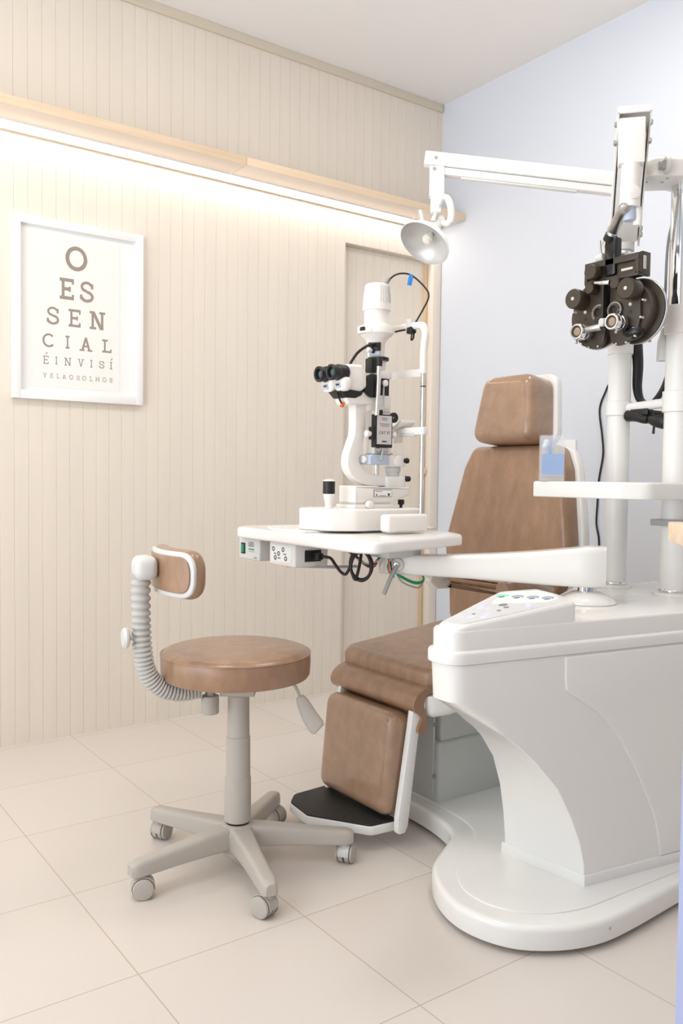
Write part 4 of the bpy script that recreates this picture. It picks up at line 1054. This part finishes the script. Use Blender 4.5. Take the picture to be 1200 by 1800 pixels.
# channel arm rising towards the camera side: inverted U section
A = Vector((-1.135, -2.098, 2.185)); B = Vector((-.945, -1.935, 1.90))
ax = (A - B).normalized(); lat = Vector((.585 * 0 + .0, -1, 0)); 
hx_ = Vector((ax.x, ax.y, 0)).normalized(); lat = Vector((-hx_.y, hx_.x, 0))
if lat.y > 0: lat = -lat
nrm = ax.cross(lat)
if nrm.z < 0: nrm = -nrm
LB = (A - B).length
b = MB()
b.prism(round_poly([(-.02, -.046), (LB + .012, -.046), (LB + .012, .046), (-.02, .046)], .003, 2), .016, .021, frame=(B, ax, lat, nrm))
b.prism([(LB + .008, -.046), (LB + .0125, -.046), (LB + .0125, .046), (LB + .008, .046)], -.024, .021, frame=(B, ax, lat, nrm))
for s in (-1, 1):
    b.prism([(-.02, s * .0415), (LB + .0125, s * .0415), (LB + .0125, s * .046), (-.02, s * .046)], -.024, .0165, frame=(B, ax, lat, nrm))
b.build('channel_arm', M_WHITE, ph)
b = MB().prism([(.0, -.036), (LB - .05, -.036), (LB - .05, .036), (.0, .036)], -.030, -.004, frame=(B, ax, lat, nrm)).build('lower_link', M_WHITE, ph)
for (t, o) in ((LB - .028, -.006), (LB - .075, -.020), (.03, -.004), (.015, -.016)):
    for s in (-1, 1):
        p = B + ax * t + nrm * o + lat * s * .044
        MB().lathe(p, lat * s, [(0, 0), (.0095, 0), (.0095, .006), (.006, .009), (0, .009)], 6).build('bolt', M_STEEL, ph)
# hanging block, swivel cylinder and yoke
hc = A + Vector((-.012, -.002, -.088))
mrot = Matrix.Rotation(math.atan2(lat.y, lat.x), 3, 'Z')
MB().box(hc, (.072, .042, .128), mrot, .004).build('drop_block', M_WHITE, ph)
MB().cyl(hc + Z * -.063, hc + Z * -.122, .0265, seg=36).build('swivel_cylinder', M_WHITE, ph)
MB().cyl(hc + Z * -.120, hc + Z * -.1235, .0255, seg=36).build('swivel_gap', M_BLACK, ph)
MB().cyl(hc + Z * -.123, hc + Z * -.185, .0285, seg=36).build('swivel_sleeve', M_WHITE, ph)
fc = Vector((-.55, -.835, 0)).normalized()
MB().cyl(hc + Z * -.150 + fc * .026, hc + Z * -.150 + fc * .036, .0185, seg=32, bev=.003).build('release_button', M_ABS, ph)
MB().tube([hc + Z * -.185 + R2 * .020, hc + Z * -.205 + R2 * .024, hc + Z * -.235 + R2 * .022], .012, 14).build('yoke_prong', M_WHITE, ph)
MB().cyl(hc + Z * -.183, hc + Z * -.222, .017, seg=24, bev=.003).build('spirit_level', M_LABELBLUE, ph)
X0 = -1.05
jt = Vector((X0 - .01, -1.965, 1.868))
MB().tube([hc + Z * -.178 - R2 * .006, hc + Z * -.192 - R2 * .020, jt + Vector((-.015, -.030, .025)), jt + Vector((-.004, -.008, .004))], .0165, 18).build('drop_tube', M_STEEL, ph)
MB().cyl(jt + Vector((-.007, -.014, .010)), jt + Vector((-.001, .0, -.004)), .0185, seg=24).build('tube_ring', M_BLACK, ph)
MB().tube([jt + Vector((0, 0, .002)), jt + Vector((.004, .018, -.018))], .012, 14, smooth=False).build('tilt_lock', M_STEEL, ph)
MB().bx(X0 - .020, X0 + .015, -1.996, -1.955, 1.755, 1.870, .006).build('hanger', M_BLACKG, ph)
MB().cyl((X0 - .005, -1.945, 1.82), (X0 - .005, -1.918, 1.815), .013, seg=18, bev=.003).build('lock_screw', M_LIGHTG, ph)
MB().tube([(X0 - .005, -1.935, 1.825), (X0 - .005, -1.930, 1.85), (X0 - .005, -1.928, 1.872)], .0038, 10).build('lock_lever', M_STEEL, ph)
# top carrier bar with slots
cb_ = MB()
y0_, y1_ = -1.884, -2.078
cb_.bx(X0 - .02, X0 + .012, y1_, y0_, 1.786, 1.806, .002)
cb_.bx(X0 - .02, X0 + .012, y1_, y0_, 1.738, 1.750, .002)
cb_.bx(X0 - .02, X0 + .012, y1_, y1_ + .012, 1.745, 1.79, .001)
cb_.bx(X0 - .02, X0 + .012, y0_ - .010, y0_, 1.745, 1.79, .001)
cb_.bx(X0 - .008, X0 + .010, y1_ + .01, y0_ - .032, 1.748, 1.79)
cb_.build('carrier_bar', M_BRONZE, ph)
MB().bx(X0 - .0, X0 + .040, y1_ - .0005, y1_ + .010, 1.742, 1.812, .001).build('end_plate', M_BRONZE, ph)
MB().bx(X0 + .004, X0 + .018, y1_ - .002, y1_ + .001, 1.760, 1.800, .001).build('end_slot', M_SCALE, ph)
MB().bx(X0 - .010, X0 - .0075, -2.052, -2.012, 1.762, 1.769).build('scale_slot', M_SCALE, ph)
MB().lathe((X0 - .012, -1.924, 1.772), (-1, 0, 0), [(0, 0), (.022, 0), (.023, .002), (.023, .030), (.021, .033), (0, .033)], 32).build('level_knob', M_BRONZE, ph)
# two lens batteries, mirrored about the nose line
yn = -1.960
for s, yc_ in ((1, -1.915), (-1, -2.012)):
    # s=1: far (left in view) ; s=-1: near (right)
    zc = 1.645
    # thick lens drum behind the face plate
    dyc = yc_ + s * .022
    bt = MB()
    bt.lathe((X0 + .058, dyc, zc), (-1, 0, 0), [(0, 0), (.095, 0), (.098, .003), (.098, .015), (.095, .018), (.078, .020), (.078, .050), (.074, .054), (0, .054)], 56)
    body = bt.build('lens_battery', M_BRONZE, ph)
    MB().lathe((X0 + .056, dyc, zc), (-1, 0, 0), [(.0965, .002), (.0990, .003), (.0990, .012), (.0965, .013)], 64, cap=False).build('silver_rim', M_STEEL, body)
    # face plate: D-shaped
    fpz = [(-.042, .10), (.020, .105), (.05, .085), (.066, .03), (.068, -.03), (.055, -.075), (.02, -.10), (-.012, -.105), (-.035, -.09), (-.042, -.05)]
    poly = [(-(yc_ + s * a * 1.0), zc + b2) for a, b2 in fpz]
    poly = [(-(yc_ + s * a), zc + b2) for a, b2 in fpz]
    MB().prism(round_poly(poly, .018, 4), -X0 - .008, -X0 + .006, 'yz', bev=.002).build('face_plate', M_BRONZE, body)
    # cover strip between plate and drum
    ya = yc_ - s * .020
    # aperture with degree dial
    MB().lathe((X0 - .006, ya, zc + .004), (-1, 0, 0), [(.0, 0), (.027, 0), (.028, .003), (.026, .006), (.019, .007), (.019, .010), (.013, .011), (.011, .004), (0, .004)], 40).build('axis_dial', M_BRONZE, body)
    b = MB()
    for k in range(22):
        a = math.radians(-40 + 260 * k / 21)
        e = Vector((0, math.cos(a), math.sin(a))); t_ = Vector((0, -math.sin(a), math.cos(a)))
        c = Vector((X0 - .0128, ya, zc + .004)) + e * .0232
        b.face([c + e * .0028 + t_ * .0009, c + e * .0028 - t_ * .0009, c - e * .0028 - t_ * .0009, c - e * .0028 + t_ * .0009])
    b.build('dial_scale', M_SCALE, body, recalc=False)
    for q in (-1, 1):
        MB().box((X0 - .0135, ya + q * .0165, zc + .004 + q * .002), (.003, .008, .003)).build('axis_pointer', M_SCALE, body)
    MB().lathe((X0 - .0112, ya, zc + .004), (-1, 0, 0), [(0, 0), (.0105, 0)], 28, cap=False).build('aperture', M_BLACK, body)
    # power knobs
    MB().lathe((X0 - .008, yc_ + s * .048, zc + .053), (-1, 0, 0), [(0, 0), (.030, 0), (.031, .003), (.031, .042), (.029, .045), (0, .045)], 44).build('power_dial', M_BRONZE, body)
    MB().lathe((X0 - .0525, yc_ + s * .048, zc + .053), (-1, 0, 0), [(0, 0), (.0055, 0), (.0055, .002), (0, .0025)], 16).build('dial_screw', M_SCALE, body)
    MB().lathe((X0 - .008, yc_ - s * .002, zc + .078), (-1, 0, 0), [(0, 0), (.0155, 0), (.0165, .002), (.0165, .030), (.015, .032), (0, .032)], 32).build('small_dial', M_BRONZE, body)
    MB().lathe((X0 - .0395, yc_ - s * .002, zc + .078), (-1, 0, 0), [(0, 0), (.002, 0), (0, .0006)], 10).build('dial_screw', M_BLACK, body)
    MB().lathe((X0 - .006, yc_ + s * .034, zc + .014), (-1, 0, 0), [(0, 0), (.0055, 0), (.005, .004), (0, .006)], 16).build('indicator_stud', M_SCALE, body)
    MB().lathe((X0 - .0055, yc_ + s * .034, zc - .008), (-1, 0, 0), [(0, 0), (.005, 0), (.005, .0015), (0, .0015)], 16).build('power_window', M_BLACK, body)
    # rotating cross cylinder on its arm
    jy = -1.898 if s > 0 else -2.026
    jz = 1.590 if s > 0 else 1.603
    jc = Vector((X0 - .055, jy, jz))
    cr = MB()
    cr.lathe(jc, (-1, 0, 0), [(.0185, -.012), (.0235, -.012), (.0245, -.009), (.0245, -.002), (.0225, 0), (.0245, .002), (.0245, .014), (.023, .016), (.0185, .016), (.018, .010), (.018, -.012)], 40, cap=False)
    cyl_ = cr.build('cross_cylinder', M_CHROME, body)
    MB().lathe(jc + Vector((-.009, 0, 0)), (-1, 0, 0), [(0, 0), (.0125, 0), (.0125, .003), (0, .0045)], 28).build('tinted_lens', M_JCC, cyl_)
    MB().lathe(jc + Vector((-.008, 0, 0)), (-1, 0, 0), [(.012, 0), (.0183, 0), (.0183, .003), (.012, .003)], 32, cap=False).build('lens_seat', M_BRONZE, cyl_)
    MB().lathe(jc + Vector((.026, 0, 0)), (-1, 0, 0), [(.018, -.012), (.0225, -.010), (.0225, .006), (.018, .008)], 36, cap=False).build('rear_ring', M_CHROME, cyl_)
    arm_dir = Vector((0.15, -s * 1.0, .06)).normalized()
    a0 = jc + Vector((.0, -s * .024, .004))
    if s > 0:
        MB().cyl(a0, a0 + arm_dir * .052, .0105, seg=24, bev=.002).build('cylinder_arm', M_STEEL, cyl_)
    else:
        MB().cyl(a0, a0 + arm_dir * .016, .008, seg=24, bev=.002).lathe(a0 + arm_dir * .014, Vector((-.8, s * -.3, -.1)), [(0, -.008), (.0125, -.008), (.0125, .012), (.010, .014), (0, .014)], 24).build('cylinder_arm', M_LIGHTG, cyl_)
    MB().tube([jc + Vector((.0, s * .010, -.022)), jc + Vector((-.004, s * .008, -.034))], .004, 10, smooth=False).build('axis_handle', M_STEEL, cyl_)
    # lower black hood that carries the cylinder
    MB().sphere((X0 + .010, yc_ + s * .032, zc - .066), (.022, .038, .026), 20).build('lower_cover', M_BLACKG, body)
    for (a, z) in ((.05, -.082), (.02, -.098), (-.015, -.098), (.072, -.03), (.078, .02)):
        MB().lathe((X0 + .008 if abs(a) < .06 else X0 + .0035, yc_ + s * a, zc + z), (-1, 0, 0), [(0, 0), (.004, 0), (.003, .0155), (0, .0165)], 10).build('case_screw', M_SCALE, body)
# nose bridge between the batteries
MB().bx(X0 - .03, X0 + .04, yn - .005, yn + .005, 1.60, 1.745, .003).build('nose_bridge', M_BLACK, ph)
MB().cyl((X0 - .032, -1.935, 1.738), (X0 - .028, -1.985, 1.730), .0075, seg=18, bev=.002).build('spirit_level', M_CHROME, ph)
MB().lathe((X0 + .058, -2.075, 1.672), (1, 0, 0), [(0, 0), (.034, 0), (.036, .003), (.036, .022), (.032, .026), (0, .026)], 32).build('forehead_knob', M_BLACK, ph)
MB().tube([(X0 + .07, -2.035, 1.585), (X0 + .085, -2.045, 1.570), (X0 + .09, -2.05, 1.555)], .005, 10).build('rear_lever', M_STEEL, ph)

# ------------------------------------------------------------------ examination lamp on the far post
lm = thing('examination_lamp', (-.84, -1.855, 2.0), 'white examination lamp with dish shade on a long arm from the farther post', 'lamp')
MB().lathe(LP, Z, [(.028, 1.888), (.036, 1.889), (.036, 1.915), (.034, 1.918), (.028, 1.918)], 36).build('grey_collar', M_LIGHTG, lm)
MB().lathe(LP, Z, [(.028, 1.918), (.0375, 1.919), (.0375, 1.965), (.034, 1.97), (.028, 1.97)], 36).build('post_sleeve', M_WHITE, lm)
E0 = LP + Z * 2.118; E1 = Vector((-1.318, -1.432, 2.205))
du = Vector((E1.x - E0.x, E1.y - E0.y, 0)).normalized(); dn = Vector((-du.y, du.x, 0))
MB().box(LP + Z * 2.03 + du * .030, (.012, .062, .20), Matrix.Rotation(math.atan2(du.y, du.x), 3, 'Z'), .003).box(LP + Z * 1.975, (.078, .066, .10), Matrix.Rotation(math.atan2(du.y, du.x), 3, 'Z'), .006).build('mount_plate', M_WHITE, lm)
for z in (2.095, 2.02, 1.95):
    MB().lathe(LP + Z * z + du * .028 - dn * .026, -dn if (-dn).dot(F2) < 0 else dn, [(0, 0), (.008, 0), (.008, .012), (.005, .014), (0, .014)], 6).build('bolt', M_STEEL, lm)
slope = (E1 - E0).normalized()
upv = Z - slope * slope.z; upv = upv.normalized()
rotm = Matrix((slope, dn, slope.cross(dn))).transposed()
mid = (E0 + E1) / 2 + du * .01
Lh = (E1 - E0).length
b = MB().box(mid + upv * .0, (Lh + .02, .046, .044), rotm, .004)
b.build('upper_arm', M_WHITE, lm)
MB().box(mid - upv * .036 - slope * .004, (Lh - .05, .034, .024), rotm, .003).build('lower_arm', M_WHITE, lm)
MB().box(mid - upv * .049 + slope * .01, (Lh - .26, .020, .008), rotm, .002).build('cable_cover', M_WHITE, lm)
EJ = E1 - slope * .012
face_n = -dn if (-dn).dot(F2) < 0 else dn
for o in (.0, -.036):
    MB().lathe(EJ + upv * o + face_n * .0225 - slope * .005, face_n, [(0, 0), (.006, 0), (.0055, .003), (0, .004)], 16).build('bolt', M_STEEL, lm)
yawm = Matrix.Rotation(math.atan2(du.y, du.x), 3, 'Z')
MB().box(EJ - Z * .075 - du * .010, (.050, .040, .10), yawm, .003).build('end_bracket', M_WHITE, lm)
MB().box(EJ - Z * .148 - du * .008, (.036, .034, .06), yawm, .004).build('joint_block', M_WHITE, lm)
MB().bx(*(lambda p: (p.x - .006, p.x + .006, p.y - .006, p.y + .006, p.z - .006, p.z + .006))(EJ - Z * .162 + R2 * .02 - F2 * .012), .001).build('set_screw', M_STEEL, lm)
G0 = EJ - Z * .155 + R2 * .012 + F2 * -.015
S0P = Vector((-1.341, -1.432, 1.920)) + (R2 * .50 + F2 * .38 + Z * .80).normalized() * .104 + R2 * .008
MB().tube([G0, G0 + R2 * .012 + Z * .022, G0 + R2 * .032 + Z * .022, G0 + R2 * .044 - Z * .005, G0 + R2 * .046 - Z * .040, G0 + R2 * .036 - Z * .062, S0P], .0118, 16).build('gooseneck', M_WHITE, lm)
sdir = Vector(( -R2 * .50 - F2 * .38 - Z * .80)).normalized()
S0 = Vector((-1.341, -1.432, 1.920)) - sdir * .104
Hn = S0 + Vector((.002, 0, .004))
MB().lathe(S0 - F2 * .022 + R2 * .006 + Z * .006, F2, [(0, 0), (.011, 0), (.016, .004), (.016, .020), (.011, .026), (0, .026)], 28).build('swivel_ring', M_WHITE, lm)
sh_ = MB()
prof_o = [(.0, -.006), (.020, -.006), (.023, .0), (.027, .040), (.036, .052), (.058, .062), (.078, .078), (.090, .098), (.0915, .104)]
prof_i = [(.0895, .104), (.087, .096), (.075, .080), (.054, .066), (.032, .056), (.0, .052)]
sh_.lathe(S0, sdir, prof_o + prof_i[:1], 48, cap=False)
shade = sh_.build('lamp_shade', M_WHITE, lm)
MB().lathe(S0, sdir, [(.0892, .1035)] + prof_i[1:], 48, cap=False).build('reflector', M_REFLECT, shade)
MB().lathe(S0, sdir, [(0, .054), (.009, .055), (.010, .062), (.016, .070), (.018, .082), (.013, .092), (0, .095)], 24).build('bulb', M_BULB, shade)
MB().lathe(S0, sdir, [(0, .0525), (.011, .053), (.011, .058), (0, .058)], 20).build('bulb_socket', M_STEEL, shade)
# guiding fork handles on the shade
hp = S0 + sdir * .018 + Z * .012
MB().tube([S0 + sdir * .050 - R2 * .030 + Z * .018, S0 + sdir * .045 - R2 * .036 + Z * .045, S0 + sdir * .045 - R2 * .042 + Z * .072], .0062, 12).build('guide_handle', M_WHITE, lm)
MB().tube([hp - R2 * .012 - F2 * .02, hp - R2 * .006 + Z * .020 - F2 * .02, hp + R2 * .006 + Z * .046 - F2 * .02], lambda t: .0085 - .003 * t, 12).build('guide_handle', M_WHITE, lm)

# ------------------------------------------------------------------ instruments between the posts
MID = lambda t, z: LP * (1 - t) + RP * t + Z * z
cl = thing('cable_loop', MID(.4, 1.5), 'thick black cable loop hanging behind the phoropter between the posts', 'cable')
bk_ = Vector((.06, .03, 0))
cw = MB()
pts = [MID(.22, 1.60) + bk_, MID(.26, 1.52) + bk_, MID(.26, 1.44) + bk_, MID(.34, 1.395) + bk_, MID(.52, 1.385) + bk_, MID(.70, 1.43) + bk_, MID(.80, 1.50) + bk_, MID(.83, 1.58) + bk_]
MB().tube(pts, lambda t: .0225 - .0135 * min(1, t * 1.25), 16, 8, flat=(1.0, .8)).build('sleeve', M_CABLE, cl)
MB().tube([MID(.84, 1.46) + bk_, MID(.85, 1.52) + bk_, MID(.855, 1.575) + bk_], .009, 12).build('second_cable', M_CABLE, cl)
cn = thing('cable_connector', MID(.78, 1.55), 'light grey cable connector hanging beside the nearer post', 'connector')
cq = MID(.80, 1.560) + Vector((-.015, .0, 0))
MB().loft([[cq + R2 * (p[0] * k) + F2 * (p[1] * k2) + Z * z for p in round_poly([(-.020, -.017), (.020, -.017), (.020, .017), (-.020, .017)], .005, 3)] for z, k, k2 in ((-.052, .98, 1), (-.050, 1.02, 1), (.012, .88, 1), (.016, .80, .95), (.036, .55, .7), (.050, .42, .5))]).build('housing', M_LIGHTG, cn)
MB().tube([cq + Z * .045, cq + Z * .12 - R2 * .002, cq + Z * .26 - R2 * .001, cq + Z * .33 + R2 * .004, cq + Z * .39 + R2 * .016, cq + Z * .43 + R2 * .026], .0042, 10).build('cable', M_GCABLE, cn)
MB().cyl(cq - F2 * .0165 + Z * .012, cq - F2 * .019 + Z * .012, .003, seg=10).build('screw', M_MIDG, cn)
hd_ = thing('diagnostic_handpiece', MID(.45, 1.33), 'black handheld diagnostic scope hooked under the white crossbar', 'handheld scope')
q0 = MID(.18, 1.345); q1 = MID(.88, 1.315); dq = (q1 - q0).normalized()
MB().tube([q0, q0 + dq * .03 + Z * .002, q0 + dq * .062 - Z * .002, q0 + dq * .082], lambda t: .026 - .008 * t, 18, flat=(.75, 1)).build('handle_grip', M_BLACK, hd_)
MB().box(q0 + dq * .05 + Z * .018, (.07, .03, .022), Matrix.Rotation(math.atan2(dq.y, dq.x), 3, 'Z'), .005).build('hook_plate', M_BLACK, hd_)
MB().tube([q0 + dq * .08, q0 + dq * .105, q0 + dq * .135, q0 + dq * .150, q0 + dq * .168], lambda t: .013 + .011 * math.sin(min(1, t * 1.25) * math.pi * .8), 18).build('scope_head', M_BLACK, hd_)
MB().cyl(q0 + dq * .112 - F2 * .0225, q0 + dq * .112 - F2 * .0245, .007, seg=14).build('scope_dial', M_ICOND, hd_)
MB().cyl(q0 + dq * .165, q0 + dq * .182, .007, seg=14).build('scope_tip', M_BLACK, hd_)
MB().cyl(q0 + dq * .10 - Z * .02, q0 + dq * .098 - Z * .045, .004, seg=12).build('scope_switch', M_BLACK, hd_)
MB().cyl(q0 + dq * .08 + Z * .024, q0 + dq * .135 + Z * .026, .006, seg=14).cyl(q0 + dq * .132 + Z * .026, q0 + dq * .168 + Z * .027, .0135, seg=20, bev=.004).build('side_arm', M_BLACK, hd_)

# ------------------------------------------------------------------ acrylic dispenser on the tray
bxo = thing('acrylic_dispenser', (-1.10, -1.83, 1.1265), 'clear and pale blue acrylic dispenser box standing on the white tray', 'dispenser')
bc = Vector((-1.120, -1.812, 0))
by = math.atan2(-.835, .55)
mr = Matrix.Rotation(math.radians(-42), 3, 'Z')


def bpt(u, v, z): return bc + (mr @ Vector((u, v, 0))) + Z * z


W_, D_ = .036, .026
for (c, s_) in (((0, -D_, 1.1985), (2 * W_, .003, .142)), ((0, D_, 1.1985), (2 * W_, .003, .142)), ((-W_, 0, 1.1985), (.003, 2 * D_ - .004, .142)), ((W_, 0, 1.1985), (.003, 2 * D_ - .004, .142))):
    MB().box(bpt(*c), s_, mr, .0008).build('wall_panel', M_CLEAR, bxo)
MB().box(bpt(0, 0, 1.271), (2 * W_ + .003, 2 * D_ + .003, .003), mr, .0008).build('lid', M_CLEAR, bxo)
MB().box(bpt(0, 0, 1.1285), (2 * W_ - .004, 2 * D_ - .004, .003), mr).build('bottom', M_CLEAR, bxo)
MB().box(bpt(.0, -D_ - .0025, 1.180), (2 * W_ - .004, .0015, .064), mr).build('front_pocket', M_BLUEACR, bxo)
MB().box(bpt(0, .004, 1.1985), (.0025, 2 * D_ - .008, .140), mr).build('divider', M_BLUEACR, bxo)
MB().box(bpt(0, 0, 1.146), (2 * W_ - .006, 2 * D_ - .006, .004), mr).build('shelf', M_KEYPAD, bxo)
tubeo = thing('blue_dropper', tuple(bpt(-.004, -.005, 1.148)), 'bright blue dropper leaning inside the acrylic dispenser', 'dropper')
MB().tube([bpt(-.004, -.006, 1.150), bpt(-.006, -.006, 1.19), bpt(-.012, -.006, 1.238)], .0062, 14, smooth=False).build('barrel', M_BLUEGEL, tubeo)
cot = MB().sphere(bpt(-.017, .004, 1.247), (.011, .009, .014), 14).sphere(bpt(-.022, .0, 1.238), (.008, .008, .009), 12).build('cotton_tuft', M_GAUZE)
tag(cot, 'tuft of white cotton at the top of the acrylic dispenser', 'cotton')

# ------------------------------------------------------------------ wall plate and wall cord on the right wall
ol = thing('wall_plate', (XR, -.95, 1.23), 'cream wall plate on the pale wall behind the chair back', 'wall plate')
MB().bx(XR - .012, XR, -.985, -.865, 1.13, 1.322, .002).build('plate', M_TRIM if False else M_MAT, ol)
MB().bx(XR - .0145, XR - .011, -.97, -.91, 1.17, 1.28, .001).build('cover', M_FRAME, ol)
wc_ = MB().tube([(XR - .006, -1.170, 1.582), (XR - .008, -1.150, 1.545), (XR - .006, -1.115, 1.46), (XR - .006, -1.132, 1.34), (XR - .006, -1.140, 1.25), (XR - .006, -1.120, 1.13), (XR - .006, -1.115, 1.02), (XR - .006, -1.112, .93), (XR - .006, -1.128, .86), (XR - .006, -1.128, .78), (XR - .006, -1.12, .60), (XR - .006, -1.13, .35), (XR - .006, -1.12, .05)], .0042, 10).build('wall_cable', M_CABLE)
tag(wc_, 'thin black cable hanging down the pale wall behind the posts', 'cable')

# ------------------------------------------------------------------ desk at the right edge
dk = thing('desk', (-1.75, -3.2, 0), 'oak topped desk with lavender side panel at the right edge', 'desk')
e1 = (Vector((-2.278, -3.010, 0)) - Vector((-2.203, -2.940, 0))).normalized()
e2 = (Vector((-2.133, -2.919, 0)) - Vector((-2.203, -2.940, 0))).normalized()
e2 = Vector((-e1.y, e1.x, 0))
if e2.dot(R2) < 0: e2 = -e2
P0 = Vector((-2.203, -2.940, 0))
MB().prism(round_poly([tuple((P0).to_2d()), tuple((P0 + e1 * .6).to_2d()), tuple((P0 + e1 * .6 + e2 * 1.1).to_2d()), tuple((P0 + e2 * 1.1).to_2d())], .004, 2), 1.049, 1.075, bev=.0015, seg=2).build('desk_top', M_DESKWOOD, dk)
Q0 = P0 + e1 * .012 + e2 * .026
MB().prism([tuple(Q0.to_2d()), tuple((Q0 + e1 * .56).to_2d()), tuple((Q0 + e1 * .56 + e2 * .022).to_2d()), tuple((Q0 + e2 * .022).to_2d())], .0, 1.049, bev=.001, seg=1).build('side_panel', M_LAV, dk)
MB().prism([tuple((Q0 + e2 * .022).to_2d()), tuple((Q0 + e2 * .022 + e1 * .02).to_2d()), tuple((Q0 + e2 * 1.04 + e1 * .02).to_2d()), tuple((Q0 + e2 * 1.04).to_2d())], .0, 1.049).build('back_panel', M_LAV, dk)
